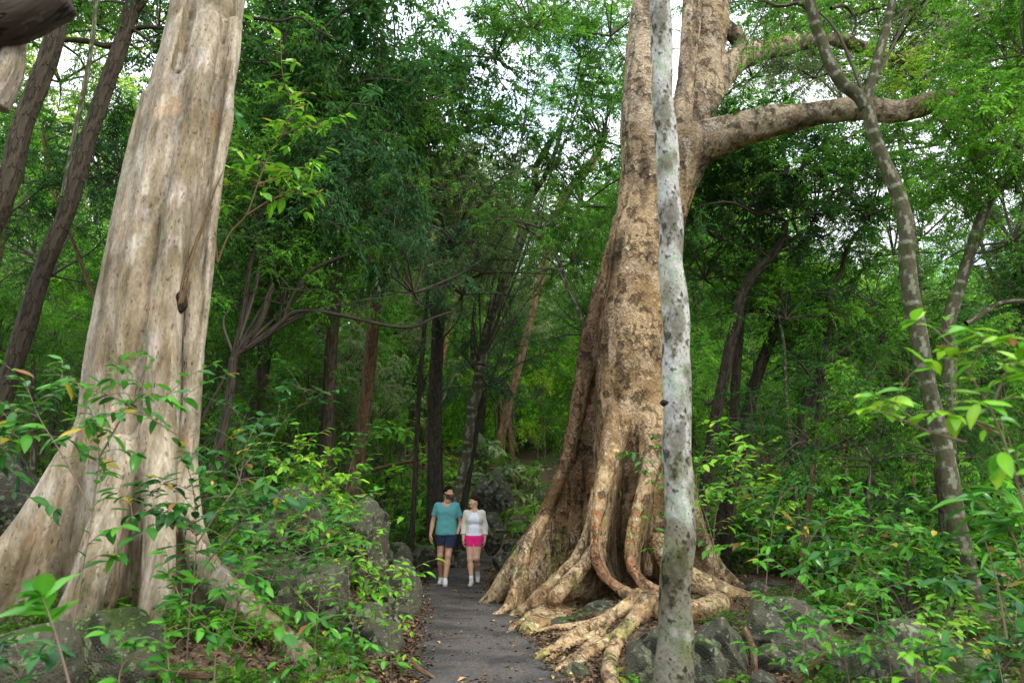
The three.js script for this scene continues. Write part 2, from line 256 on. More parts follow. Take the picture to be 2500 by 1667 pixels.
// prims: solids; post(d, x, y, z): what roughens or cuts them
function nets(prims, lo, hi, h, post = (d) => d, slack = 1.3) {
  const B = 8, nx = Math.ceil((hi.x - lo.x) / h / B), ny = Math.ceil((hi.y - lo.y) / h / B), nz = Math.ceil((hi.z - lo.z) / h / B), NX = nx * B + 1, NY = ny * B + 1, s3 = Math.sqrt(3);
  const vid = new Map(), pos = [], edges = [], S = B + 1, val = new Float32Array(S * S * S), key = (i, j, k) => (k * NY + j) * NX + i, c = new Float64Array(8), off = [0, 1, S, S + 1, S * S, S * S + 1, S * S + S, S * S + S + 1];
  const pick = (list, x, y, z, rad) => { let best = 1e9; const dist = list.map((p) => { const l = Math.hypot(x - p.cx, y - p.cy, z - p.cz), q = l - p.R; if (l + p.R < best) best = l + p.R; return q; }); return list.filter((p, i) => dist[i] - rad <= best + p.k); };
  const reach = (d, rad) => Math.abs(d) <= rad * slack + 0.02;
  let x = 0, y = 0, z = 0, n = 0;
  const E = (a, b, ax) => { if ((c[a] < 0) !== (c[b] < 0)) { const t = c[a] / (c[a] - c[b]); x += (a & 1) + (ax === 0 ? t : 0); y += (a >> 1 & 1) + (ax === 1 ? t : 0); z += (a >> 2) + (ax === 2 ? t : 0); n++; } };
  const block = (bx, by, bz, list) => {
    const half = B * h / 2, f = field(list), x0 = lo.x + bx * B * h, y0 = lo.y + by * B * h, z0 = lo.z + bz * B * h, d0 = f(x0 + half, y0 + half, z0 + half);
    if (!reach(post(d0, x0 + half, y0 + half, z0 + half), half * s3)) return;
    const near = list.filter((p) => Math.hypot(x0 + half - p.cx, y0 + half - p.cy, z0 + half - p.cz) - p.R <= Math.max(d0, 0) + 2 * half * s3 + p.k).map((p) => slim(p, x0 + half, y0 + half, z0 + half, 2 * half * s3)), g = field(near);
    for (let k = 0; k < S; k++) for (let j = 0; j < S; j++) for (let i = 0; i < S; i++) { const X = x0 + i * h, Y = y0 + j * h, Z = z0 + k * h; val[(k * S + j) * S + i] = post(g(X, Y, Z), X, Y, Z); }
    for (let k = 0; k < B; k++) for (let j = 0; j < B; j++) for (let i = 0; i < B; i++) {
      const o = (k * S + j) * S + i; let neg = 0; for (let q = 0; q < 8; q++) if ((c[q] = val[o + off[q]]) < 0) neg++;
      if (neg === 0 || neg === 8) continue;
      x = y = z = n = 0;
      E(0, 1, 0); E(2, 3, 0); E(4, 5, 0); E(6, 7, 0); E(0, 2, 1); E(1, 3, 1); E(4, 6, 1); E(5, 7, 1); E(0, 4, 2); E(1, 5, 2); E(2, 6, 2); E(3, 7, 2);
      const gi = bx * B + i, gj = by * B + j, gk = bz * B + k; vid.set(key(gi, gj, gk), pos.length / 3); pos.push(lo.x + (gi + x / n) * h, lo.y + (gj + y / n) * h, lo.z + (gk + z / n) * h);
      const s = c[0] < 0; if (s !== c[1] < 0) edges.push(gi, gj, gk, 0, s); if (s !== c[2] < 0) edges.push(gi, gj, gk, 1, s); if (s !== c[4] < 0) edges.push(gi, gj, gk, 2, s);
    }
  };
  const G = 4;
  for (let bz = 0; bz < nz; bz += G) for (let by = 0; by < ny; by += G) for (let bx = 0; bx < nx; bx += G) {
    const half = G * B * h / 2, X = lo.x + bx * B * h + half, Y = lo.y + by * B * h + half, Z = lo.z + bz * B * h + half, rad = half * s3, list = pick(prims, X, Y, Z, rad * 2).map((p) => slim(p, X, Y, Z, rad * 2));
    if (!list.length || field(list)(X, Y, Z) > rad * slack + 0.15) continue;
    for (let k = bz; k < Math.min(nz, bz + G); k++) for (let j = by; j < Math.min(ny, by + G); j++) for (let i = bx; i < Math.min(nx, bx + G); i++) block(i, j, k, list);
  }
  const idx = [], O = [[[0, 0, 0], [0, -1, 0], [0, -1, -1], [0, 0, -1]], [[0, 0, 0], [0, 0, -1], [-1, 0, -1], [-1, 0, 0]], [[0, 0, 0], [-1, 0, 0], [-1, -1, 0], [0, -1, 0]]], q = [0, 0, 0, 0];
  for (let e = 0; e < edges.length; e += 5) {
    const i = edges[e], j = edges[e + 1], k = edges[e + 2], o = O[edges[e + 3]]; let ok = true;
    for (let w = 0; w < 4; w++) if ((q[w] = vid.get(key(i + o[w][0], j + o[w][1], k + o[w][2]))) === undefined) ok = false;
    if (!ok) continue;
    if (edges[e + 4]) idx.push(q[0], q[1], q[2], q[0], q[2], q[3]); else idx.push(q[0], q[2], q[1], q[0], q[3], q[2]);
  }
  return geom(pos, idx);
}
function tintVerts(g, fn) { const P = g.attributes.position, N = g.attributes.normal, c = new Float32Array(P.count * 3); for (let i = 0; i < P.count; i++) c.set(fn(P.getX(i), P.getY(i), P.getZ(i), N.getX(i), N.getY(i), N.getZ(i)), i * 3); g.setAttribute('color', new THREE.BufferAttribute(c, 3)); return g; }
// ---------------------------------------------------------------- foliage builders
const UP = V(0, 1, 0);
class Leaves {
  constructor() { this.p = []; this.n = []; this.c = []; this.i = []; }
  // one folded leaf of two faces: base o, along d, facing m
  leaf(o, d, m, len, wid, q, droop = 0.25) {
    const s = _s.crossVectors(d, m).normalize(), b = this.p.length / 3, mx = o.x + d.x * len * 0.45, my = o.y + d.y * len * 0.45, mz = o.z + d.z * len * 0.45, w = wid / 2, up = wid * 0.16;
    this.p.push(o.x, o.y, o.z, mx + s.x * w + m.x * up, my + s.y * w + m.y * up, mz + s.z * w + m.z * up, o.x + d.x * len - m.x * droop * len, o.y + d.y * len - m.y * droop * len, o.z + d.z * len - m.z * droop * len, mx - s.x * w + m.x * up, my - s.y * w + m.y * up, mz - s.z * w + m.z * up);
    const f = 0.3; this.n.push(m.x, m.y, m.z, m.x - s.x * f, m.y - s.y * f, m.z - s.z * f, m.x + d.x * f, m.y + d.y * f, m.z + d.z * f, m.x + s.x * f, m.y + s.y * f, m.z + s.z * f);
    for (let k = 0; k < 4; k++) this.c.push(q[0], q[1], q[2]);
    this.i.push(b, b + 1, b + 2, b, b + 2, b + 3);
  }
  build() { return geom(this.p, this.i, this.n, null, this.c); }
}
const _s = V(), _d = V(), _m = V(), _o = V(), _t = V(), _b = V();
// a twig's worth of leaves
function spray(L, R, o, dir, { n = 14, len = 0.4, leaf = 0.11, ratio = 0.42, sag = 0.5, hang = 0.35, tone = 1, hue = 0 }) {
  _t.copy(dir).normalize(); _b.crossVectors(_t, UP); if (_b.lengthSq() < 1e-3) _b.set(1, 0, 0); _b.normalize();
  for (let i = 0; i < n; i++) {
    const u = (i + 0.6) / n, side = i % 2 ? 1 : -1, l = leaf * (0.65 + 0.6 * R()) * (u > 0.85 ? 0.75 : 1);
    _o.copy(o).addScaledVector(_t, len * u); _o.y -= sag * len * u * u; _o.x += (R() - 0.5) * leaf * 0.5; _o.y += (R() - 0.5) * leaf * 0.5; _o.z += (R() - 0.5) * leaf * 0.5;
    _d.copy(_t).multiplyScalar(0.35 + 0.9 * R() * (u > 0.8 ? 2 : 0.7)).addScaledVector(_b, side * (0.5 + 0.5 * R())); _d.y -= hang * (0.4 + R()); _d.normalize();
    _m.set((R() - 0.5) * 1.1, 0.75, (R() - 0.5) * 1.1); _m.addScaledVector(_d, -_m.dot(_d)).normalize();
    const w = tone * (0.6 + 0.75 * R()), y = hue + (R() < 0.06 ? 0.8 * R() : 0.14 * R());
    L.leaf(_o, _d, _m, l, l * ratio * (0.8 + 0.4 * R()), [w * (1 + 1.5 * y), w * (1 + 0.5 * y), w * (1 - 0.3 * y)], 0.12 + 0.25 * R());
  }
}
// a crown grown from branches; returns { wood, leaves } round its own base (0, 0, 0)
function growCrown(seed, { R = 2.2, H: Ht = 2.4, limbs = 7, subs = 5, tips = 6, n = 14, leaf = 0.11, ratio = 0.42, len = 0.4, flat = 0.35, hang = 0.35, sag = 0.5, r0 = 0.036, low = -0.1, wander = 0.3 }) {
  const rnd = mulberry(seed), L = new Leaves(), wood = [];
  for (let a = 0; a < limbs; a++) {
    const th = (a + 0.7 * rnd()) / limbs * 2 * Math.PI, el = low + (a % 3) / 2 * (1.15 - low) * (0.7 + 0.5 * rnd()), rr = R * (0.65 + 0.5 * rnd());
    const tip = V(Math.cos(th) * Math.cos(el) * rr, Math.sin(el) * Ht * (0.7 + 0.4 * rnd()), Math.sin(th) * Math.cos(el) * rr);
    const mid = tip.clone().multiplyScalar(0.5).add(V((rnd() - 0.5) * wander * R, 0.22 * Ht * flat, (rnd() - 0.5) * wander * R)), ps = spline([V(0, 0, 0), mid, tip], 7);
    wood.push(twigGeo(ps, r0 * (0.7 + 0.5 * rnd()), r0 * 0.22, 5));
    for (let b = 0; b < subs; b++) {
      const u = 0.3 + 0.7 * (b + rnd()) / subs, o = ps[Math.min(7, Math.round(u * 7))], ax = tip.clone().normalize(), dd = V(rnd() - 0.5, (rnd() - 0.45) * 0.8, rnd() - 0.5).normalize().multiplyScalar(0.9).addScaledVector(ax, 0.55).normalize(), sl = R * (0.28 + 0.34 * rnd());
      const e = o.clone().addScaledVector(dd, sl), m2 = o.clone().lerp(e, 0.5).add(V(0, 0.1 * sl, 0)), q = spline([o, m2, e], 4); wood.push(twigGeo(q, r0 * 0.28, r0 * 0.1, 4));
      const tone = 0.75 + 0.5 * rnd(), hue = 0.25 * (rnd() - 0.4);
      for (let c = 0; c < tips; c++) {
        const s = q[1 + Math.floor(rnd() * 4)], d2 = V(rnd() - 0.5, (rnd() - 0.5) * (1 - flat), rnd() - 0.5).normalize().addScaledVector(dd, 0.45).normalize();
        spray(L, rnd, V(s.x, s.y, s.z), d2, { n, len: len * (0.7 + 0.6 * rnd()), leaf, ratio, hang, sag, tone: tone * (0.85 + 0.3 * rnd()), hue });
      }
    }
  }
  return { wood: mergeGeometries(wood), leaves: L.build() };
}
const CR = { // crown shapes, shared by all trees
  broad: [11, 12, 13, 14].map((s) => growCrown(s, { n: 15, limbs: 9, subs: 6, tips: 8 })),
  fine: [21, 22, 23].map((s) => growCrown(s, { leaf: 0.065, ratio: 0.36, n: 24, limbs: 9, subs: 7, tips: 8, len: 0.38, flat: 0.2 })),
  hang: [31, 32, 33].map((s) => growCrown(s, { leaf: 0.13, ratio: 0.3, n: 16, limbs: 9, subs: 6, tips: 8, hang: 0.9, sag: 0.9, len: 0.5 })),
  airy: [41, 42, 43].map((s) => growCrown(s, { R: 2.8, H: 1.6, leaf: 0.085, ratio: 0.45, n: 20, limbs: 8, subs: 7, tips: 8, flat: 0.7, len: 0.42, r0: 0.032 })),
  big: [51, 52, 53].map((s) => growCrown(s, { R: 3.4, H: 3.2, leaf: 0.15, ratio: 0.45, n: 16, limbs: 11, subs: 7, tips: 8, len: 0.6 })),
  shrub: [61, 62, 63, 64].map((s) => growCrown(s, { R: 0.75, H: 1.1, leaf: 0.11, ratio: 0.44, n: 9, limbs: 8, subs: 3, tips: 3, len: 0.22, r0: 0.014, low: 0.25, hang: 0.3 })),
};
function putCrown(parent, kind, k, pos, s, yaw, mat, sy = s) {
  const c = CR[kind][k % CR[kind].length], w = part(parent, 'branches', c.wood, M.darkTwig), l = part(parent, 'crown', c.leaves, mat);
  for (const o of [w, l]) { o.position.copy(pos); o.scale.set(s, sy, s); o.rotation.y = yaw; }
  return l;
}
// ---- trees drawn after the photograph: p = trunk points [px, py, width, more depth]; b = branches; c = crowns [px, py, more depth, scale, kind, leaves]
let seedNo = 100;
function pts2(a, d) { return a.map(([px, py, w, dd = 0]) => ({ p: at(px, py, d + dd), r: w / 2 / FPX * kk(py, d + dd) })); }
function tracedTree({ label, name = 'tree', cat = 'tree', group, d, p, b = [], c = [], mat = M.dark, ground = true, lobes = 0.03, bump = 0.07, limbR = 0.022, wood = M.dark }) {
  const q = pts2(p, d); seedNo++;
  if (ground) { const a = q[0].p, e = V().subVectors(q[0].p, q[1].p).normalize(); if (e.y > -0.5) e.set(e.x * 0.4, -0.9, e.z * 0.4).normalize(); let o = a.clone(), i = 0; while (o.y > H(o.x, o.z) - 0.15 && i++ < 200) o.addScaledVector(e, 0.08); if (i > 2) { const m = a.clone().lerp(o, 0.8); q.unshift({ p: o, r: q[0].r * 1.5 }, { p: m, r: q[0].r * 1.12 }); } }
  const t = thing(name, label, cat, q[0].p.clone(), group);
  wpart(t, 'trunk', limb(q, { seg: q[0].r > 0.1 ? 20 : 10, row: q[0].r > 0.1 ? 0.07 : 0.12, lobes, bump, seed: seedNo }), mat);
  for (const s of b) wpart(t, 'branch', limb(pts2(s, d), { seg: 8, row: 0.1, bump: 0.08, seed: seedNo + 3 }), mat);
  c.forEach(([px, py, dd, s, kind = 'broad', lm = 'deep', sy], i) => {
    const o = at(px, py, d + dd), e = V(o.x, o.y - 0.3 * s, o.z); let near = q[q.length - 1].p, bd = 1e9;
    for (const w of q) { const l = w.p.distanceTo(e) + Math.max(0, w.p.y - e.y) * 2; if (l < bd && w !== q[0]) { bd = l; near = w.p; } }
    const mid = near.clone().lerp(e, 0.5).add(V(0.25 * Math.sin(i * 2.1 + seedNo), 0.12 * bd * 0.3, 0.25 * Math.cos(i * 1.7)));
    wpart(t, 'limb', twigGeo(spline([near.clone(), mid, e], 10), limbR * (0.8 + s * 0.4), limbR * 0.5, 6), wood === M.dark ? M.darkTwig : M.twig);
    const tone = lm === 'deep' && (i + seedNo) % 3 === 1 ? 'mid' : lm === 'blue' && i % 2 ? 'deep' : lm;
    putCrown(t, kind, i + seedNo, e.sub(t.position), s, i * 2.4 + seedNo, LM[tone], sy);
  });
  return t;
}
// ---------------------------------------------------------------- ground and path
{
  const xs = [], zs = []; for (let i = -110; i <= 110; i++) { const t = i / 110; xs.push(90 * (0.12 * t + 0.88 * t * t * t)); }
  for (let i = 0; i <= 260; i++) { const t = i / 260; zs.push(30 - 150 * (0.62 * t + 0.38 * t * t * t)); }
  const pos = [], uv = [], idx = [], W = xs.length;
  zs.forEach((z, j) => xs.forEach((x, i) => {
    const d = -z, t = Math.abs(x - pathX(d)); let y = H(x, z); if (d < 24) y -= 0.07 * (1 - smoothstep(t, 0.4, 0.62));
    pos.push(x, y, z); uv.push(x / 1.7, z / 1.7); if (i && j) { const a = (j - 1) * W + i - 1, c = a + W; idx.push(a, c, a + 1, a + 1, c, c + 1); }
  }));
  const g = new THREE.Mesh(geom(pos, idx, null, uv), M.soil); g.name = 'ground'; g.receiveShadow = true; g.userData.kind = 'structure'; scene.add(g);
  const p2 = [], u2 = [], i2 = [], C = 14;
  for (let j = 0; j <= 300; j++) {
    const d = -8 + j * 0.107, pc = pathX(d), wl = pathHalf(d) + 0.16 * n3(d * 2.1, 1.5, 4) + 0.05 * n3(d * 7, 2, 1), wr = pathHalf(d) + 0.16 * n3(d * 2.3, 8.5, 2) + 0.05 * n3(d * 6, 6, 1);
    for (let i = 0; i <= C; i++) { const s = i / C * 2 - 1, x = pc + (s < 0 ? s * wl : s * wr), z = -d; p2.push(x, H(pc, z) * 0.6 + H(x, z) * 0.4 + 0.018 - 0.05 * Math.pow(Math.abs(s), 6) + 0.008 * n3(x * 2, 1, z * 2), z); u2.push(x / 1.5, z / 1.5); if (i && j) { const a = (j - 1) * (C + 1) + i - 1, c = a + C + 1; i2.push(a, a + 1, c, a + 1, c + 1, c); } }
  }
  const f = new THREE.Mesh(geom(p2, i2, null, u2), M.asphalt); f.name = 'footpath'; f.receiveShadow = true; f.userData.kind = 'structure'; scene.add(f);
}
// ---------------------------------------------------------------- the big fig
const chain = (a, k = 0.06, D0, lift = 0.4) => { const q = a.map(([px, py, D, w]) => { let r, p; if (D === null || D === undefined) { p = gat(px, py); r = w / 2 / FPX * kk(py, -p.z); p = gat(px, py, r * lift); } else { p = at(px, py, D); r = w / 2 / FPX * kk(py, D); } return { p, r }; }), seg = []; for (let i = 1; i < q.length; i++) seg.push(cap(q[i - 1].p, q[i].p, q[i - 1].r, q[i].r, k)); const out = [poly(seg, k)]; out.q = q; return out; };
const sm = (a, n = 3) => { // smooth a pixel polyline
  const o = []; for (let i = 0; i < a.length - 1; i++) for (let j = 0; j < n; j++) { const t = j / n, g = (k) => a[clamp(k, 0, a.length - 1)], A = g(i - 1), B = g(i), C = g(i + 1), Dd = g(i + 2); o.push(B.map((_, c) => { if (B[c] === null || C[c] === null) return null; const m1 = ((C[c] ?? 0) - (A[c] ?? B[c])) / 2, m2 = ((Dd[c] ?? C[c]) - B[c]) / 2, t2 = t * t, t3 = t2 * t; return (2 * t3 - 3 * t2 + 1) * B[c] + (t3 - 2 * t2 + t) * m1 + (-2 * t3 + 3 * t2) * C[c] + (t3 - t2) * m2; })); }
  o.push(a[a.length - 1]); return o;
};
// cut a mesh into parts: every face goes to the group of solids it lies nearest to
function cutSkin(g, groups) {
  const P = g.attributes.position, I = g.index.array, F = groups.map(([, p]) => field(p)), own = groups.map(() => []);
  for (let f = 0; f < I.length; f += 3) { let x = 0, y = 0, z = 0; for (let k = 0; k < 3; k++) { x += P.getX(I[f + k]) / 3; y += P.getY(I[f + k]) / 3; z += P.getZ(I[f + k]) / 3; } let b = 0, bd = 1e9; F.forEach((q, i) => { const d = q(x, y, z); if (d < bd) { bd = d; b = i; } }); own[b].push(I[f], I[f + 1], I[f + 2]); }
  const id = (v) => Math.round(P.getX(v) * 4e3) + ',' + Math.round(P.getY(v) * 4e3) + ',' + Math.round(P.getZ(v) * 4e3); // stray flecks go to the part round them
  const keys = new Int32Array(P.count), seen = new Map(); for (let v = 0; v < P.count; v++) { const s = id(v); if (!seen.has(s)) seen.set(s, seen.size); keys[v] = seen.get(s); }
  const owner = new Int32Array(seen.size).fill(-1); for (let i = groups.length - 1; i >= 0; i--) for (const v of own[i]) owner[keys[v]] = i;
  for (let pass = 0; pass < 3; pass++) for (let i = 1; i < groups.length; i++) {
    const up = new Map(), root = (q) => { while (up.get(q) !== q) { up.set(q, up.get(up.get(q))); q = up.get(q); } return q; }, T = own[i]; for (const v of T) up.set(keys[v], keys[v]);
    for (let f = 0; f < T.length; f += 3) { const r0 = root(keys[T[f]]); up.set(root(keys[T[f + 1]]), r0); up.set(root(keys[T[f + 2]]), root(r0)); }
    const size = new Map(); for (let f = 0; f < T.length; f += 3) { const q = root(keys[T[f]]); size.set(q, (size.get(q) ?? 0) + 1); } if (size.size < 2) continue;
    const big = [...size].sort((p, q) => q[1] - p[1])[0][0], keep = []; for (let f = 0; f < T.length; f += 3) if (root(keys[T[f]]) === big) keep.push(T[f], T[f + 1], T[f + 2]); else { const w = [0, 1, 2].map((k) => owner[keys[T[f + k]]]).find((q) => q !== i && q >= 0) ?? 0; own[w].push(T[f], T[f + 1], T[f + 2]); }
    own[i] = keep;
  }
  return groups.map(([n], i) => { if (!own[i].length) return null; const m = new Map(), idx = own[i].map((v) => { if (!m.has(v)) m.set(v, m.size); return m.get(v); }), h = new THREE.BufferGeometry(); for (const [k, w] of [['position', 3], ['normal', 3], ['uv', 2], ['color', 3]]) { const s = g.attributes[k].array, o = new Float32Array(m.size * w); for (const [v, q] of m) for (let c = 0; c < w; c++) o[q * w + c] = s[v * w + c]; h.setAttribute(k, new THREE.BufferAttribute(o, w)); } h.setIndex(idx); return [n, h]; }).filter(Boolean);
}
function barkNoise({ a = 0.05, fr = 1.4, b = 0.014, fb = 7, ys = 0.45, c = 0 }) { return (d, x, y, z) => { if (Math.abs(d) > 0.13) return d; return d + a * n3(x * fr, y * fr * ys, z * fr) + b * n3(x * fb, y * fb * ys, z * fb) + (c ? c * n3(x * 17, y * 12, z * 17) : 0); }; }
{
  const RED = [], add = (P, a) => { P.push(...a); return a; };
  const web = (P, edge, root, r, k = 0.06) => { const w = []; for (let i = 0; i < edge.q.length - 1; i += 2) w.push(tri(edge.q[i].p, edge.q[Math.min(edge.q.length - 1, i + 2)].p, root, r, k)); edge.web = [poly(w, k)]; P.push(...edge.web); };
  const trunk = [], fork = []; fork.cuts = [];
  add(trunk, chain(sm([[1560, 1420, 12.9, 170], [1552, 1250, 12.75, 175], [1545, 1100, 12.5, 180], [1542, 950, 12.2, 176], [1548, 800, 12.15, 168], [1566, 650, 12.2, 160], [1588, 520, 12.3, 160], [1600, 445, 12.3, 150]], 2), 0.1));
  fork.cuts[fork.cuts.length] = add(fork, chain(sm([[1592, 500, 12.3, 140], [1580, 400, 12.25, 122], [1570, 300, 12.2, 104], [1568, 200, 12.2, 92], [1578, 90, 12.3, 84], [1592, -80, 12.4, 72]], 2), 0.14));
  fork.cuts[fork.cuts.length] = add(fork, chain(sm([[1600, 560, 12.3, 130], [1645, 430, 12.2, 118], [1680, 365, 12.1, 112], [1745, 336, 11.9, 98], [1830, 309, 11.6, 80], [1920, 291, 11.4, 68], [2020, 272, 11.2, 59], [2110, 261, 11, 57], [2180, 272, 10.8, 58], [2232, 262, 10.6, 54], [2278, 244, 10.5, 40], [2325, 230, 10.4, 16]], 2), 0.12));
  fork.cuts[fork.cuts.length] = add(fork, chain(sm([[1655, 430, 12.3, 100], [1688, 310, 12.5, 104], [1712, 190, 12.7, 96], [1732, 70, 12.9, 88], [1742, -80, 13.1, 76]], 2), 0.14));
  fork.cuts[fork.cuts.length] = add(fork, chain(sm([[1648, 400, 12, 58], [1664, 290, 11.9, 54], [1680, 150, 11.9, 52], [1696, -60, 12, 48]], 2), 0.05));
  fork.cuts[fork.cuts.length] = add(fork, chain(sm([[1702, 290, 12.6, 72], [1755, 205, 12.7, 62], [1795, 148, 12.9, 60], [1850, 126, 13.1, 50], [1940, 108, 13.4, 42], [2020, 96, 13.8, 36], [2075, 104, 14.1, 30], [2130, 128, 14.4, 27], [2205, 142, 14.7, 25], [2310, 138, 15.1, 14]], 2), 0.06));
  fork.cuts[fork.cuts.length] = add(fork, chain(sm([[1728, 60, 12.9, 52], [1772, 68, 12.95, 42], [1806, 100, 12.95, 40], [1806, 146, 12.95, 40]], 2), 0.03));
  fork.cuts[fork.cuts.length] = add(fork, chain(sm([[1925, 108, 13.4, 30], [2010, 74, 14, 26], [2080, 52, 14.3, 22], [2150, 26, 14.8, 12]], 2), 0.04));
  const base = at(1555, 1440, 12.7), low = V(base.x, base.y - 0.1, base.z), L = V(base.x - 0.3, base.y - 0.1, base.z - 0.3), Rr = V(base.x + 0.25, base.y - 0.1, base.z + 0.3);
  const B = [];
  const e1 = add(B, chain(sm([[1512, 540, 12.7, 36], [1468, 720, 12.75, 46], [1440, 850, 12.7, 46], [1412, 990, 12.6, 42], [1388, 1105, 12.45, 36], [1354, 1200, 12.3, 32], [1318, 1270, 12.15, 32], [1277, 1335, 12, 36], [1243, 1400, 11.85, 44], [1212, 1450, 11.8, 42], [1185, 1480, 11.8, 40]], 2), 0.1)); web(B, e1, L, 0.06);
  const e1b = add(B, chain(sm([[1335, 1255, 11.8, 24], [1290, 1325, 11.5, 28], [1268, 1390, 11.3, 28], [1256, 1440, 11.2, 30], [1238, 1495, 11.1, 32]], 2), 0.05)); web(B, e1b, L, 0.04);
  const e5 = add(B, chain(sm([[1452, 1200, 11.7, 18], [1436, 1300, 11.3, 26], [1405, 1368, 11.0, 32], [1352, 1425, 10.75, 36], [1300, 1475, 10.6, 36], [1252, 1512, 10.5, 32]], 2), 0.06)); web(B, e5, L, 0.05);
  const e6 = add(B, chain(sm([[1452, 1335, 10.9, 24], [1425, 1385, 10.6, 34], [1380, 1430, 10.4, 38], [1335, 1485, 10.1, 36], [1285, 1540, null, 28]], 2), 0.06)); web(B, e6, at(1500, 1480, 11.5), 0.07);
  const e2 = add(B, chain(sm([[1530, 890, 12.1, 60], [1512, 1020, 11.8, 66], [1488, 1115, 11.5, 58], [1470, 1190, 11.2, 40], [1457, 1260, 10.9, 26], [1450, 1320, 10.65, 21], [1454, 1365, 10.4, 19], [1478, 1410, 10.2, 20], [1520, 1443, 10, 22], [1556, 1464, 9.7, 34]], 2), 0.045)); web(B, e2, V(base.x - 0.1, base.y - 0.1, base.z - 0.1), 0.055);
  for (let i = 6; i < e2.q.length - 2; i++) RED.push(e2.q[i].p);
  const e3 = add(B, chain(sm([[1566, 890, 12.1, 60], [1594, 1020, 11.85, 74], [1592, 1110, 11.6, 62], [1574, 1190, 11.3, 42], [1553, 1260, 11.0, 28], [1540, 1330, 10.75, 24], [1542, 1385, 10.5, 22], [1572, 1425, 10.25, 24], [1630, 1460, 10, 28], [1700, 1480, 9.9, 36]], 2), 0.045)); web(B, e3, V(base.x + 0.15, base.y - 0.1, base.z - 0.1), 0.055);
  for (let i = 6; i < e3.q.length - 2; i++) RED.push(e3.q[i].p);
  const e4 = add(B, chain(sm([[1640, 1000, 12.2, 60], [1672, 1180, 12.1, 50], [1705, 1300, 12, 44], [1750, 1390, 11.9, 44], [1800, 1440, 11.8, 42], [1860, 1480, 11.6, 40]], 2), 0.08)); web(B, e4, Rr, 0.08);
  const e7 = add(B, chain(sm([[1610, 1330, 11.4, 60], [1660, 1400, 11.1, 60], [1730, 1432, 10.8, 58], [1800, 1460, 10.5, 52], [1870, 1485, 10.3, 44], [1930, 1508, 10.1, 30]], 2), 0.08)); web(B, e7, Rr, 0.09);
  const ROOTS = [], rb = (a, k = 0.022) => ROOTS.push(add(B, chain(sm(a.map((q, i) => (i && q[2] < 9.95 ? [q[0], q[1], null, q[3] * 0.74] : q)), 3), k, undefined, 0.55)));
  rb([[1565, 1468, 9.7, 50], [1505, 1496, 9.4, 44], [1445, 1532, 9.05, 40], [1385, 1563, 8.6, 36], [1340, 1590, 8.25, 30], [1310, 1604, 8.0, 24]]);
  rb([[1490, 1500, 9.3, 34], [1450, 1518, 9.1, 28], [1395, 1530, 8.95, 26], [1340, 1536, 8.9, 22], [1295, 1545, 8.75, 16]]);
  rb([[1580, 1480, 9.55, 50], [1530, 1528, 9.0, 44], [1475, 1575, 8.4, 42], [1420, 1606, 8.0, 38], [1372, 1628, 7.65, 30], [1350, 1640, 7.5, 20]]);
  rb([[1590, 1490, 9.4, 54], [1530, 1532, 8.9, 50], [1502, 1582, 8.35, 50], [1488, 1630, 7.85, 54], [1500, 1700, 7.2, 54]]);
  rb([[1470, 1545, 8.8, 26], [1425, 1560, 8.65, 26], [1370, 1590, 8.3, 22], [1330, 1615, 8.0, 16]]);
  rb([[1440, 1535, 9.0, 26], [1390, 1548, 8.85, 22], [1320, 1552, 8.75, 16]]);
  rb([[1430, 1600, 8.05, 20], [1445, 1560, 8.6, 20], [1480, 1530, 9.0, 24]]);
  rb([[1560, 1465, 9.75, 60], [1600, 1480, 9.7, 80], [1660, 1500, 9.6, 80], [1720, 1490, 9.7, 70], [1760, 1470, 10, 50]]);
  rb([[1465, 1560, 8.6, 20], [1440, 1600, 8.1, 20], [1400, 1640, 7.5, 16]]); rb([[1500, 1500, 9.3, 24], [1475, 1540, 8.9, 22], [1440, 1570, 8.5, 20], [1385, 1605, 8.05, 16], [1350, 1618, 7.8, 10]]); rb([[1300, 1500, 10.2, 26], [1262, 1525, 9.9, 22], [1235, 1545, 9.6, 14]]); rb([[1240, 1480, 10.8, 22], [1215, 1500, 10.6, 20], [1190, 1510, 10.5, 12]]);
  rb([[1400, 1440, 10.35, 34], [1370, 1490, 9.9, 30], [1330, 1512, 9.6, 26], [1290, 1535, 9.3, 20]]);
  const all = [...trunk, ...fork, ...B], t = thing('fig_tree', 'towering fig tree with flaring buttress roots and a thick limb reaching over the forest', 'tree', V(base.x, H(base.x, base.z), base.z));
  const redAt = (x, y, z) => { let m = 1e9; for (const p of RED) { const a = (x - p.x) ** 2 + (y - p.y) ** 2 + (z - p.z) ** 2; if (a < m) m = a; } return Math.sqrt(m); };
  const tint = (x, y, z) => {
    const w = 1 + 0.25 * fbm(x * 1.2, y * 0.8, z * 1.2, 3); let c = [w, w, w];
    const st = smoothstep(fbm(x * 4.5, y * 0.5, z * 4.5, 4), 0.04, 0.25) * smoothstep(y, 1.0, 2.4); c = mix3(c, [0.38, 0.37, 0.36], st * 0.85); c = mix3(c, [0.62, 0.55, 0.42], smoothstep(fbm(x * 1.6, y * 1.2 + 4, z * 1.6, 4), 0.02, 0.2) * 0.7);
    c = mix3(c, [0.72, 0.92, 0.55], smoothstep(fbm(x * 2 + 4, y * 2, z * 2, 4), 0.08, 0.3) * (1 - smoothstep(y, 0.8, 2.2)) * 0.8);
    c = mix3(c, [1.75, 2.3, 2.2], smoothstep(fbm(x * 7, y * 7, z * 7 + 9, 3), 0.3, 0.36) * 0.7);
    if (y < 4) c = mix3(c, [0.80, 0.40, 0.30], 0.8 * (1 - smoothstep(redAt(x, y, z), 0.05, 0.14)));
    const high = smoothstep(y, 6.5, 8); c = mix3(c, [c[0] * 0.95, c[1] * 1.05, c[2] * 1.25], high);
    return c;
  };
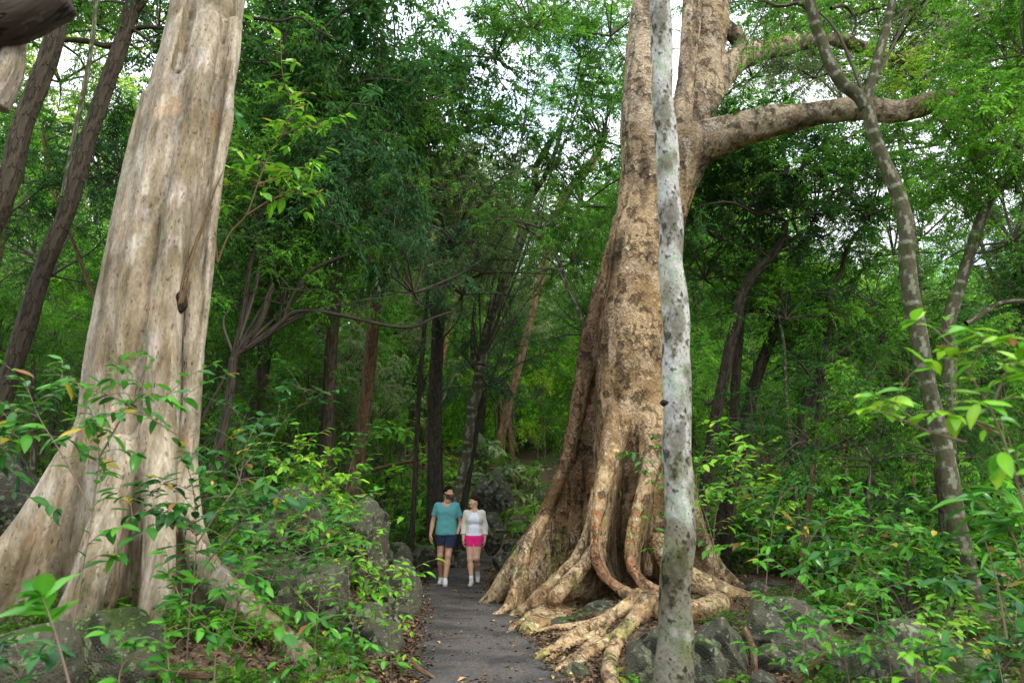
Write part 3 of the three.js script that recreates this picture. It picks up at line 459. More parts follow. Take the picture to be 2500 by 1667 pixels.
  const dusk = (x, y, z, c) => mix3(c, [c[0] * 0.26, c[1] * 0.21, c[2] * 0.18], smoothstep(fbm(x * 1.4, y * 0.4, z * 1.4 + 3, 3) - (x - lerp(1.0, 1.85, clamp(y / 5, 0, 1))) * 1.4, 0.05, 0.5) * smoothstep(y, 0.7, 1.6) * (1 - smoothstep(y, 5.2, 6.6)) * 0.85); // shade of the left flank, painted into the bark colour
  const [lo, hi] = bounds(all, 0.1); lo.y = Math.max(lo.y, -0.4); hi.y = 11.2;
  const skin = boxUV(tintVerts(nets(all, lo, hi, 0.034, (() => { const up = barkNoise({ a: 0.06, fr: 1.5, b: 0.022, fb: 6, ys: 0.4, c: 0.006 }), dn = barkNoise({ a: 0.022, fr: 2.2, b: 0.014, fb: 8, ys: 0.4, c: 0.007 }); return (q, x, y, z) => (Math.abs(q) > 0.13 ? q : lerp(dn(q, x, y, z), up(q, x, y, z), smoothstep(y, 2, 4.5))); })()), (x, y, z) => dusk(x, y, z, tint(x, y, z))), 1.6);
  // one skin, cut where a part begins
  const E = [['buttress_root', e1], ['buttress_root', e1b], ['buttress_root', e5], ['buttress_root', e6], ['buttress_root', e2], ['buttress_root', e3], ['buttress_root', e4], ['buttress_root', e7], ...ROOTS.map((q) => ['surface_root', q]), ...fork.cuts.slice(1).map((q) => ['limb', q])];
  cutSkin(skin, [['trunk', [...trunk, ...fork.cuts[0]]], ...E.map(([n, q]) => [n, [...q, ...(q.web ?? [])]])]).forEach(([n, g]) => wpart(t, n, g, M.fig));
  globalThis.figTree = t;
}
// ---------------------------------------------------------------- the pale leaning trunk on the left
{
  const P = [], RT = [], T = chain(sm([[318, 1520, 7.1, 300], [328, 1300, 7.1, 290], [337, 1100, 7.1, 278], [350, 900, 7.1, 258], [370, 740, 7.1, 244], [405, 556, 7.15, 226], [442, 350, 7.25, 200], [475, 170, 7.4, 178], [507, 0, 7.6, 164], [532, -140, 7.8, 154]], 2), 0.12);
  P.push(...T);
  const c0 = T.q[0].p, low = V(c0.x, H(c0.x, c0.z) - 0.2, c0.z - 0.2);
  const ridge = (a, r, k = 0.08) => { const e = chain(sm(a, 2), k); if (r) { const w = []; for (let i = 0; i < e.q.length - 1; i += 2) w.push(tri(e.q[i].p, e.q[Math.min(i + 2, e.q.length - 1)].p, low, r, 0.12)); e.push(poly(w, 0.1)); RT.push(e); } P.push(...e); };
  ridge([[448, 1150, 6.9, 60], [470, 1290, 6.75, 60], [505, 1385, 6.65, 62], [570, 1455, 6.6, 66], [640, 1525, 6.55, 70], [705, 1580, 6.5, 66], [775, 1640, 6.4, 50]], 0.1);
  ridge([[230, 1050, 6.8, 70], [165, 1150, 6.7, 80], [95, 1260, 6.6, 90], [20, 1370, 6.5, 100], [-60, 1480, 6.4, 100]], 0.14);
  ridge([[290, 1100, 6.5, 70], [265, 1250, 6.35, 75], [230, 1380, 6.2, 85], [190, 1500, 6.1, 90]], 0.1);
  ridge([[380, 1050, 6.55, 70], [390, 1250, 6.4, 75], [385, 1400, 6.3, 80], [370, 1520, 6.2, 90]], 0.1);
  // long folds running up the trunk
  ridge([[292, 1330, 6.75, 20], [296, 1170, 6.72, 60], [300, 1000, 6.7, 74], [310, 820, 6.68, 70], [335, 620, 6.7, 66], [372, 420, 6.82, 60], [408, 230, 6.97, 52], [440, 60, 7.14, 46]], 0, 0.06);
  ridge([[390, 1350, 6.7, 20], [392, 1200, 6.64, 66], [395, 1050, 6.62, 80], [400, 850, 6.62, 74], [420, 650, 6.66, 70], [450, 430, 6.8, 66], [485, 250, 6.93, 60], [515, 50, 7.15, 56]], 0, 0.06);
  ridge([[452, 1380, 6.95, 20], [456, 1220, 6.92, 50], [462, 1050, 6.9, 62], [470, 850, 6.88, 60], [492, 650, 6.9, 56], [515, 450, 7.0, 50], [545, 270, 7.1, 46], [572, 60, 7.3, 44]], 0, 0.06);
  ridge([[215, 1330, 6.9, 20], [226, 1170, 6.9, 56], [240, 1000, 6.9, 66], [255, 850, 6.88, 64], [282, 660, 6.92, 60], [320, 440, 7.0, 56], [365, 240, 7.1, 50]], 0, 0.06);
  const t = thing('old_tree', 'massive pale grey leaning trunk with fluted bark and spreading roots beside the boulder', 'tree', V(c0.x, H(c0.x, c0.z), c0.z));
  const tint = (x, y, z) => { const w = 1 + 0.22 * fbm(x * 1.5, y * 0.7, z * 1.5, 3); let c = [w, w, w * 0.98]; c = mix3(c, [0.55, 0.5, 0.36], smoothstep(fbm(x * 3.5, y * 0.5, z * 3.5 + 5, 4), 0.06, 0.3) * 0.65); c = mix3(c, [1.2, 0.92, 0.72], smoothstep(fbm(x * 2.2 + 8, y * 1.4, z * 2.2, 3), 0.18, 0.35) * 0.6); c = mix3(c, [0.5, 0.6, 0.33], smoothstep(fbm(x * 3, y * 3, z * 3 + 2, 3), 0.05, 0.3) * (1 - smoothstep(y, 0.3, 1.3)) * 0.7); c = mix3(c, [0.45, 0.40, 0.28], smoothstep(fbm(x * 2.5, y * 1.8, z * 2.5 + 12, 4) + 0.3 * (1 - smoothstep(y, 0.3, 1.8)), 0.1, 0.4) * 0.65); return c; };
  const f0 = barkNoise({ a: 0.03, fr: 1.6, b: 0.016, fb: 6, ys: 0.3, c: 0.004 });
  const seams = [[[470, -20, 7.22, 22], [458, 60, 7.12, 28], [440, 140, 7.03, 30], [420, 210, 6.96, 26], [400, 275, 6.92, 10]], [[545, 120, 7.1, 26], [525, 260, 7.02, 32], [505, 400, 6.93, 30], [492, 560, 6.86, 26], [480, 760, 6.81, 22], [470, 950, 6.77, 14]], [[335, 560, 6.88, 16], [318, 740, 6.84, 24], [300, 900, 6.8, 28], [288, 1020, 6.78, 20]]].map((s) => chain(sm(s, 2), 0.03)[0]);
  const f1 = (d0, x, y, z) => { let d = f0(d0, x, y, z); if (Math.abs(d) < 0.13) for (const s of seams) if (Math.hypot(x - s.cx, y - s.cy, z - s.cz) < s.R + 0.1) d = -smin(-d, s.f(x, y, z), 0.05); return Math.abs(d) > 0.13 ? d : d + 0.034 * Math.abs(n3(x * 3.4 + 3, y * 0.3, z * 3.4)) ; };
  const [lo, hi] = bounds(P, 0.1); lo.y = -0.3; hi.y = 8.2;
  cutSkin(boxUV(tintVerts(nets(P, lo, hi, 0.034, f1), tint), 1.6), [['trunk', P.filter((p) => !RT.some((e) => e.includes(p)))], ...RT.map((e) => ['root', e])]).forEach(([n, g]) => wpart(t, n, g, M.pale));
  const knot = at(436, 742, 6.62), rt = [[434, 752, 6.6], [440, 735, 6.58], [450, 690, 6.6], [462, 640, 6.62], [475, 600, 6.64], [492, 555, 6.68], [508, 510, 6.74], [522, 470, 6.8], [545, 415, 6.95]];
  wpart(t, 'aerial_root', limb(rt.map(([a, b, c], i) => ({ p: at(a, b, c), r: [0.035, 0.03, 0.022, 0.018, 0.014, 0.012, 0.01, 0.008, 0.006][i] })), { seg: 8, row: 0.05, bump: 0.15 }), M.brown, 'thin tan root clinging to the trunk');
  wpart(t, 'knot', boxUV(tintVerts(nets([ell(knot, 0.075, 0.10, 0.05), ell(V(knot.x - 0.03, knot.y + 0.07, knot.z), 0.05, 0.06, 0.05)], V(knot.x - 0.25, knot.y - 0.25, knot.z - 0.25), V(knot.x + 0.25, knot.y + 0.25, knot.z + 0.25), 0.012, barkNoise({ a: 0.03, fr: 9, b: 0.015, fb: 22 })), () => [0.55, 0.45, 0.33]), 0.8), M.dark, 'dark woody knot');
}
// ---------------------------------------------------------------- trees and stems one can tell apart
// the white trunk in front of the fig
{
  const q = pts2([[1636, 1800, 108], [1642, 1667, 95], [1649, 1560, 87], [1648, 1470, 80], [1652, 1390, 76], [1660, 1290, 70], [1656, 1200, 70], [1651, 1112, 67], [1653, 1000, 70], [1651, 890, 69], [1652, 800, 64], [1645, 720, 64], [1637, 640, 59], [1639, 556, 59], [1632, 450, 54], [1627, 330, 55], [1615, 230, 50], [1618, 150, 48], [1613, 40, 52], [1606, -110, 46]], 5.6);
  while (q[0].p.y > H(q[0].p.x, q[0].p.z) - 0.1) { const e = V().subVectors(q[0].p, q[1].p).normalize(); q.unshift({ p: q[0].p.clone().addScaledVector(e, 0.12), r: q[0].r * 1.06 }); }
  const t = thing('slender_tree', 'slender white barked trunk blotched with black and moss standing in front of the fig', 'tree', q[0].p.clone());
  const tint = (x, y, z, dx) => { const w = 1 + 0.25 * fbm(x * 2, y * 1.3, z * 2, 3), m = smoothstep(fbm(x * 2.4 + 2, y * 1.8, z * 2.4, 4), 0.02, 0.25) * smoothstep(-dx, -0.5, 0.8); let c = mix3([w, w, w], [0.42, 0.40, 0.28], m * 0.9); c = mix3(c, [0.30, 0.27, 0.19], smoothstep(fbm(x * 4, y * 3 + 3, z * 4, 4) + 0.65 * (1 - smoothstep(y, 0.0, 2.4)), 0.05, 0.4) * 0.85); c = mix3(c, [0.32, 0.34, 0.16], smoothstep(fbm(x * 5 + 1, y * 3.4, z * 5, 4), 0.16, 0.34) * 0.75); return mix3(c, [0.3, 0.42, 0.08], smoothstep(fbm(x * 3, y * 2.2 + 7, z * 3, 3), 0.16, 0.3) * (1 - smoothstep(y, 0.5, 1.6)) * 0.9); };  // m paints the shaded left side of the trunk into its colour
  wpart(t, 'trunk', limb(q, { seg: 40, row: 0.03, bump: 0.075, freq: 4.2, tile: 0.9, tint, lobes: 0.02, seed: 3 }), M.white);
  const k = at(1630, 985, 5.58); wpart(t, 'knot', boxUV(tintVerts(nets([ell(k, 0.06, 0.03, 0.06)], V(k.x - 0.1, k.y - 0.1, k.z - 0.1), V(k.x + 0.1, k.y + 0.1, k.z + 0.1), 0.008, barkNoise({ a: 0.015, fr: 20 })), () => [0.5, 0.5, 0.5]), 0.5), M.black, 'dark knot');
}
tracedTree({ label: 'tall lichen spotted trunk leaning left and forking in a Y across the fig limb', name: 'forked_tree', d: 9, mat: M.lichen, bump: 0.07,
  p: [[2392, 1520, 56], [2362, 1390, 50], [2335, 1270, 46], [2318, 1160, 44], [2306, 1100, 43], [2288, 1030, 42], [2264, 930, 40], [2248, 840, 40], [2228, 740, 40], [2216, 640, 38], [2212, 556, 36], [2192, 470, 34], [2160, 400, 31], [2134, 330, 30], [2122, 275, 30], [2112, 238, 28]],
  b: [[[2114, 262, 28], [2098, 236, 30], [2060, 205, 32], [2030, 160, 30], [2006, 100, 27], [1985, 35, 26], [1968, -60, 24]], [[2114, 250, 26], [2126, 205, 25], [2146, 135, 23], [2164, 70, 22], [2178, 5, 20], [2190, -70, 19]], [[2002, 92, 12], [1960, 10, 12], [1900, 14, 10], [1868, 2, 8]], [[2158, 60, 10], [2188, 45, 8], [2215, 20, 6], [2235, -20, 5]], [[2030, 20, 9, 0.3], [2065, 15, 8, 0.4], [2090, 50, 7, 0.5], [2082, 85, 5, 0.5]]],
  c: [[1880, -60, 0.5, 0.6, 'airy', 'mid'], [2240, -90, 0.4, 0.7, 'airy', 'vivid']] });
tracedTree({ label: 'dark stem growing close beside the foot of the forked lichen spotted tree', d: 9.4, mat: M.dark, p: [[2325, 1420, 34], [2312, 1300, 30], [2302, 1200, 26], [2290, 1130, 22]], c: [[2290, 1090, 0.1, 0.35, 'fine', 'deep']] });
tracedTree({ label: 'grey brown trunk bending right at the right edge behind the forked tree', d: 10.5, mat: M.lichen, p: [[2318, 1100, 34], [2318, 928, 32], [2322, 850, 31], [2315, 800, 30], [2330, 740, 29], [2347, 690, 28], [2368, 620, 27], [2389, 560, 25], [2411, 500, 24], [2446, 450, 22], [2482, 400, 21], [2492, 300, 19], [2494, 180, 18], [2505, 0, 16]],
  b: [[[2360, 790, 16], [2400, 765, 15], [2440, 742, 13], [2500, 735, 12], [2560, 750, 10]], [[2486, 470, 14], [2490, 380, 12], [2502, 300, 11]]],
  c: [[2460, 340, -1, 0.55, 'broad', 'vivid'], [2480, 185, -0.5, 0.48, 'broad', 'vivid'], [2500, 110, -1.2, 0.5, 'broad', 'mid'], [2450, 120, 3, 0.85, 'broad', 'vivid'], [2390, 300, 3, 0.8, 'broad', 'mid'], [2330, 60, 4, 0.8, 'broad', 'mid'], [2470, 560, -0.4, 0.6, 'broad', 'mid'], [2400, 400, 0, 0.5, 'broad', 'vivid'], [2470, 0, -0.5, 0.45, 'airy', 'pale'], [2390, 460, 0.3, 0.5, 'broad', 'deep']] });
// left side
tracedTree({ label: 'dark brown trunk leaning right, the middle one left of the massive pale trunk', d: 10.5, mat: M.dark, p: [[0, 985, 46], [60, 800, 44], [110, 640, 42], [152, 540, 40], [209, 355, 38], [262, 200, 36], [300, 90, 36], [322, 10, 34], [335, -60, 32]],
  b: [[[290, 105, 14], [260, 112, 15], [210, 100, 15], [140, 100, 12], [90, 130, 8]], [[312, 75, 12], [345, 66, 11], [400, 68, 10], [470, 70, 8], [560, 60, 6]], [[310, 40, 12], [340, 20, 12], [362, -10, 10]], [[318, 66, 8], [350, 90, 7], [385, 112, 6]], [[598, 44, 8, 0.3], [640, 46, 8, 0.3], [680, 52, 7, 0.3], [730, 42, 6, 0.3], [770, 70, 5, 0.3], [830, 100, 4, 0.3]]],
  c: [[240, 30, 1, 0.8, 'broad', 'deep'], [120, 60, 2, 0.8, 'hang', 'mid'], [390, 60, 1, 0.6, 'broad', 'deep'], [300, 400, 1.5, 0.55, 'hang', 'blue'], [250, 440, 1.2, 0.4, 'hang', 'blue']] });
tracedTree({ label: 'dark grey trunk leaning right at the upper left edge', d: 9.5, mat: M.dark, p: [[-120, 720, 56], [-30, 560, 52], [18, 443, 48], [60, 290, 46], [117, 142, 44], [152, 0, 42], [170, -90, 40]], c: [[60, 20, 1.5, 0.6, 'broad', 'mid'], [20, 500, 1.8, 0.6, 'broad', 'blue']] });
tracedTree({ label: 'reddish pale trunk between the two dark leaning trunks', d: 15, mat: M.brown, p: [[-10, 620, 28], [55, 330, 26], [105, 205, 22], [130, 110, 18]], c: [[150, 170, 1, 1.1, 'airy', 'lime'], [60, 420, 1, 0.9, 'airy', 'mid']] });
tracedTree({ label: 'thin upright grey vine stem crossing left of the massive pale trunk', cat: 'vine', name: 'vine', d: 9, mat: M.lichen, p: [[150, 480, 9], [178, 340, 10], [206, 210, 11], [225, 90, 10], [238, -40, 9]], ground: false });
tracedTree({ label: 'very thin reddish sapling stem below the bright leaves at far left', cat: 'sapling', name: 'sapling', d: 13, mat: M.brown, p: [[150, 520, 9], [125, 455, 9], [110, 370, 9], [102, 300, 7]], b: [[[106, 350, 6], [122, 338, 5], [150, 332, 4]]], c: [[120, 300, 0.5, 0.5, 'airy', 'mid']] });
// overhanging limb in the corner
{
  const t = thing('overhanging_limb', 'dark blurred limb with a pale torn end hanging in the upper left corner', 'branch', at(-60, 60, 3.4));
  wpart(t, 'limb', limb([[-160, 110, 60], [-40, 60, 62], [60, 30, 60], [150, -30, 56]].map(([a, b, w]) => ({ p: at(a, b, 3.4), r: w / FPX * kk(b, 3.4) })), { seg: 18, row: 0.03, bump: 0.1, freq: 5 }), M.black);
  wpart(t, 'pale_stub', limb([[44, 66, 22], [30, 130, 28], [14, 190, 34], [-30, 260, 40]].map(([a, b, w]) => ({ p: at(a, b, 3.5), r: w / FPX * kk(b, 3.5) })), { seg: 14, row: 0.02, bump: 0.1, freq: 6 }), M.pale, 'pale torn wood');
}
// middle distance, from left to right
tracedTree({ label: 'low crooked tree whose long thin limb arches right, beside the massive pale trunk', d: 10.5, mat: M.black, p: [[532, 1090, 24], [553, 1010, 22], [562, 940, 21], [570, 868, 20]],
  b: [[[568, 880, 17], [584, 806, 14], [600, 720, 12], [612, 640, 11], [632, 590, 9]], [[570, 875, 20], [600, 835, 18], [638, 780, 17], [652, 735, 15], [668, 690, 13]], [[572, 868, 15], [638, 828, 14], [682, 790, 13], [715, 764, 11], [765, 758, 9], [834, 770, 9], [904, 786, 9], [985, 800, 8], [1022, 794, 7], [1060, 775, 6], [1112, 760, 5]], [[690, 786, 10], [712, 730, 10], [752, 668, 9], [800, 640, 8], [850, 620, 6]], [[556, 905, 8], [530, 955, 8], [500, 1010, 8], [490, 1040, 8]]],
  c: [[640, 560, 0.6, 0.62, 'hang', 'deep'], [720, 600, 0.8, 0.7, 'hang', 'blue'], [850, 560, 1.2, 0.8, 'hang', 'blue'], [640, 440, 0.9, 0.62, 'broad', 'deep'], [1010, 690, 1.5, 0.62, 'fine', 'blue'], [760, 480, 1.2, 0.75, 'hang', 'deep'], [690, 720, 0.5, 0.5, 'broad', 'mid'], [620, 700, 0.6, 0.45, 'broad', 'deep'], [800, 720, 0.8, 0.5, 'fine', 'mid']] });
tracedTree({ label: 'dark straight trunk right of the low crooked tree, ending in dense dark leaves', d: 15, mat: M.dark, p: [[800, 1030, 32], [806, 900, 31], [812, 800, 30], [824, 660, 28], [838, 520, 25], [845, 420, 22]], c: [[860, 380, -1.5, 1.15, 'hang', 'deep'], [760, 330, -1.2, 1.1, 'hang', 'blue'], [930, 460, -1, 1.0, 'fine', 'deep'], [800, 200, -1.5, 1.2, 'broad', 'deep']] });
tracedTree({ label: 'dark mossy trunk half hidden by leaves above the arching limb', d: 14, mat: M.dark, p: [[660, 800, 28], [675, 715, 26], [686, 640, 25], [694, 560, 22]], c: [[690, 470, -1, 0.9, 'hang', 'deep'], [620, 350, -1, 0.95, 'broad', 'deep'], [700, 150, -1, 1.1, 'broad', 'deep']] });
tracedTree({ label: 'pinkish brown trunk leaning slightly right, left of the walking couple', d: 16.5, mat: M.brown, p: [[870, 1150, 34], [882, 1060, 32], [897, 950, 31], [914, 770, 30], [926, 690, 28], [942, 620, 26], [970, 520, 24], [996, 470, 22], [1022, 375, 19], [1045, 280, 15]],
  b: [[[834, 632, 6, -2], [880, 628, 8, -2], [930, 628, 8, -2], [985, 606, 7, -2], [1050, 600, 5, -2]]], c: [[1000, 330, -1, 1.1, 'hang', 'deep'], [1060, 470, -1.4, 1.0, 'fine', 'blue'], [940, 200, -1, 1.3, 'broad', 'deep'], [1120, 300, 0, 1.1, 'broad', 'mid'], [1100, 560, -2, 0.85, 'fine', 'pale']] });
tracedTree({ label: 'black straight trunk standing behind the man', d: 17.5, mat: M.black, p: [[1062, 1210, 40], [1062, 1080, 36], [1063, 950, 34], [1068, 840, 32], [1073, 740, 30], [1078, 640, 26]], b: [[[1066, 790, 10], [1052, 760, 9], [1052, 735, 8]]], c: [[1080, 600, -1.5, 0.95, 'fine', 'pale'], [1130, 690, -2, 0.9, 'fine', 'pale'], [1030, 560, -1, 0.9, 'fine', 'blue']] });
tracedTree({ label: 'thin dark stem just left of the black trunk', d: 16, mat: M.dark, p: [[1018, 1060, 12], [1022, 980, 12], [1032, 850, 11], [1042, 740, 9], [1050, 660, 7]], c: [[1050, 640, 0, 0.6, 'fine', 'pale']] });
tracedTree({ label: 'twisted forking trunk curving up to the right behind the woman', d: 17, mat: M.lichen, p: [[1108, 1250, 22], [1118, 1200, 24], [1138, 1112, 25], [1152, 1000, 26], [1165, 950, 26], [1174, 890, 28]],
  b: [[[1170, 920, 16], [1157, 870, 14], [1154, 800, 11], [1160, 740, 8]], [[1174, 890, 26], [1182, 840, 24], [1200, 770, 24], [1227, 700, 24], [1252, 640, 23], [1278, 560, 21], [1292, 490, 20], [1306, 450, 19], [1308, 412, 18], [1326, 375, 15], [1362, 318, 12]], [[1296, 485, 14], [1330, 430, 13], [1362, 350, 10], [1372, 300, 8]]],
  c: [[1400, 250, 1, 0.6, 'airy', 'vivid'], [1340, 90, 0, 0.6, 'airy', 'vivid'], [1470, 320, -1, 0.8, 'broad', 'mid'], [1300, 50, -3, 0.7, 'broad', 'mid'], [1210, 120, -2, 0.75, 'broad', 'mid'], [1490, 70, -3, 0.6, 'broad', 'vivid'], [1420, 130, -2, 0.45, 'broad', 'mid'], [1180, 640, -2, 0.8, 'fine', 'pale'], [1240, 500, 0, 0.95, 'broad', 'mid'], [1420, 480, 0, 0.8, 'broad', 'deep']] });
tracedTree({ label: 'dark reddish trunk rising between the man and the woman', d: 18, mat: M.black, p: [[1120, 1300, 36], [1126, 1228, 34], [1140, 1130, 32], [1160, 1030, 30], [1178, 960, 26]], c: [[1190, 920, 0, 0.8, 'fine', 'blue']] });
tracedTree({ label: 'thin bowed sapling arching left from beside the fig trunk', name: 'sapling', cat: 'sapling', d: 13, mat: M.lichen, p: [[1432, 830, 9], [1414, 762, 10], [1386, 700, 10], [1366, 640, 10], [1338, 598, 8], [1290, 560, 7], [1250, 545, 5]], ground: false, b: [[[1372, 660, 7], [1340, 655, 5], [1300, 670, 4], [1240, 690, 3]], [[1380, 690, 7], [1350, 640, 6], [1310, 615, 4]]], c: [[1320, 540, 0, 0.45, 'airy', 'mid'], [1400, 620, 0.5, 0.5, 'hang', 'deep']] });
tracedTree({ label: 'pale brown leaning trunk far behind, left of the fig', d: 24, mat: M.brown, p: [[1300, 760, 18], [1330, 640, 20], [1345, 560, 20], [1390, 465, 18], [1440, 410, 15], [1480, 330, 12]], c: [[1250, 20, 1, 0.9, 'airy', 'vivid'], [1470, 90, 0, 1.0, 'airy', 'pale'], [1490, 220, -1, 0.9, 'airy', 'vivid']] });
// right of the fig
tracedTree({ label: 'dark grey trunk curving up to the right, first right of the white trunk', d: 13, mat: M.dark, p: [[1722, 1190, 30], [1732, 1112, 29], [1756, 980, 28], [1783, 850, 27], [1801, 770, 26], [1816, 712, 25], [1843, 670, 24], [1879, 632, 22], [1910, 584, 18], [1920, 540, 15]], b: [[[1852, 660, 7], [1848, 600, 6], [1844, 520, 5]], [[1890, 615, 10], [1930, 590, 9], [1960, 560, 6]]],
  c: [[1850, 500, 0, 0.75, 'broad', 'deep'], [1760, 560, 0.4, 0.75, 'broad', 'deep'], [1930, 450, 0, 0.8, 'broad', 'deep'], [1800, 420, 0.5, 0.75, 'broad', 'deep'], [1960, 580, 0.5, 0.6, 'fine', 'deep'], [1720, 660, 1, 0.6, 'fine', 'deep'], [1890, 700, 0.6, 0.6, 'fine', 'blue'], [1990, 500, 0.5, 0.7, 'broad', 'deep'], [1720, 470, 0.6, 0.6, 'broad', 'deep']] });
tracedTree({ label: 'furrowed brown upright trunk second right of the white trunk', d: 14, mat: M.dark, p: [[1788, 1180, 25], [1792, 1100, 24], [1795, 960, 23], [1804, 830, 21], [1812, 760, 18]], c: [[1830, 740, 0.2, 0.6, 'fine', 'mid']] });
tracedTree({ label: 'dark trunk leaning right, third right of the white trunk', d: 14.5, mat: M.dark, p: [[1800, 1120, 32], [1818, 1040, 31], [1838, 960, 29], [1862, 880, 27], [1884, 826, 24], [1900, 780, 20]], c: [[1920, 740, 0.4, 0.8, 'fine', 'mid'], [1950, 800, 0.6, 0.7, 'fine', 'blue']] });
tracedTree({ label: 'nearly black trunk leaning strongly right in the middle of the thicket', d: 14, mat: M.black, p: [[1946, 1130, 28], [1966, 1010, 27], [1995, 932, 26], [2022, 888, 25], [2066, 856, 20], [2085, 835, 14]], b: [[[1955, 1060, 8, -0.2], [1960, 980, 7, -0.2], [1965, 940, 6, -0.2]], [[1995, 935, 8], [1950, 880, 7], [1915, 835, 6]]], c: [[2110, 820, 0.3, 0.7, 'broad', 'mid'], [2050, 760, 0.5, 0.7, 'fine', 'vivid']] });
tracedTree({ label: 'thin wavy stem winding upward beside the black leaning trunk', d: 13.5, mat: M.dark, p: [[2000, 1000, 12], [2012, 905, 13], [2026, 805, 13], [2037, 775, 14], [2022, 732, 14], [2028, 706, 13], [2052, 668, 12], [2068, 610, 10], [2092, 570, 9], [2122, 540, 6]], c: [[2130, 500, 0, 0.6, 'broad', 'mid'], [2080, 420, 0.5, 0.7, 'broad', 'mid'], [2180, 600, 0.5, 0.6, 'broad', 'mid']] });
[[[[1986, 1140, 14], [1992, 1080, 14], [2004, 950, 11], [2010, 900, 8]], 15, 'slim straight dark stem right behind the black leaning trunk'],
  [[[1938, 1150, 11], [1928, 1040, 11], [1920, 960, 10], [1914, 840, 8], [1905, 790, 6]], 13, 'thin kinked stem left of the black leaning trunk'],
  [[[2066, 1150, 11], [2056, 1060, 11], [2040, 970, 10], [2014, 930, 8]], 13.5, 'thin bowed stem right of the black leaning trunk'],
  [[[2132, 1150, 17], [2140, 1100, 16], [2155, 1010, 15], [2168, 930, 12]], 15, 'dark stem with a side branch left of the forked tree'],
  [[[2174, 1150, 26], [2180, 1090, 25], [2192, 960, 22], [2200, 880, 17]], 16, 'mossy brown trunk close left of the forked tree'],
  [[[2228, 1160, 17], [2226, 1060, 16], [2216, 960, 14], [2206, 860, 11]], 14, 'slim grey stem touching the forked tree at its left'],
  [[[2064, 1120, 7], [2078, 1050, 7], [2082, 1000, 6], [2100, 960, 5]], 11.5, 'thin whitish dead stem in the thicket'],
  [[[2110, 1420, 12], [2118, 1300, 11], [2122, 1200, 9], [2128, 1130, 7]], 10, 'pale thin sapling with side twigs above the big boulder'],
  [[[1962, 1370, 17], [1972, 1270, 16], [1984, 1160, 13], [1992, 1100, 10]], 10.5, 'brown stem rising from the shrubs behind the big boulder'],
  [[[2090, 1390, 16], [2100, 1290, 15], [2116, 1200, 14], [2128, 1150, 10]], 11, 'dark mossy stem leaning right among the shrubs']].forEach(([p, d, label], i) => tracedTree({ label, name: 'young_tree', cat: 'young tree', d, mat: [M.dark, M.lichen, M.brown][i % 3], p, c: [[p[p.length - 1][0] + 12, p[p.length - 1][1] - 30, 0.3, 0.42 + 0.1 * (i % 3), ['fine', 'broad', 'airy'][i % 3], ['mid', 'vivid', 'deep'][i % 3]]] }));
tracedTree({ label: 'tall thin pale tree far behind the forked tree with a high airy canopy', d: 21, mat: M.lichen, p: [[2270, 950, 14], [2250, 700, 13], [2215, 450, 12], [2190, 300, 10], [2170, 150, 8]], c: [[2180, 60, 0, 1.2, 'airy', 'pale'], [2060, 230, 0.5, 1.1, 'airy', 'pale'], [2290, 330, 0.6, 1.1, 'broad', 'mid'], [1960, 120, 1, 1.0, 'airy', 'vivid'], [2350, 120, 0.8, 1.1, 'airy', 'pale'], [2140, 420, 1, 1.0, 'broad', 'mid'], [2250, 560, 1, 0.9, 'fine', 'vivid']] });
// the fig's own leafy boughs, high over the limb, and fresh tufts on the limb
{
  const t = figTree, put = (px, py, D, s, kind, lm, k) => putCrown(t, kind, k, at(px, py, D).sub(t.position), s, k * 1.9, LM[lm]);
  [[2020, 60, 14.5, 0.9, 'airy', 'pale'], [2160, 150, 15, 0.9, 'airy', 'pale'], [2260, 60, 15.5, 1.0, 'airy', 'vivid'], [1900, 20, 14, 0.8, 'airy', 'mid'], [2330, 160, 15.5, 0.8, 'airy', 'pale'], [2120, 10, 15, 0.9, 'airy', 'pale'], [2400, 225, 11.2, 0.35, 'broad', 'vivid'], [2230, 190, 12.5, 0.35, 'airy', 'lime'], [1990, 190, 14.5, 0.6, 'airy', 'pale'], [1840, 190, 14, 0.5, 'airy', 'pale']].forEach((a, k) => put(...a, k));
}
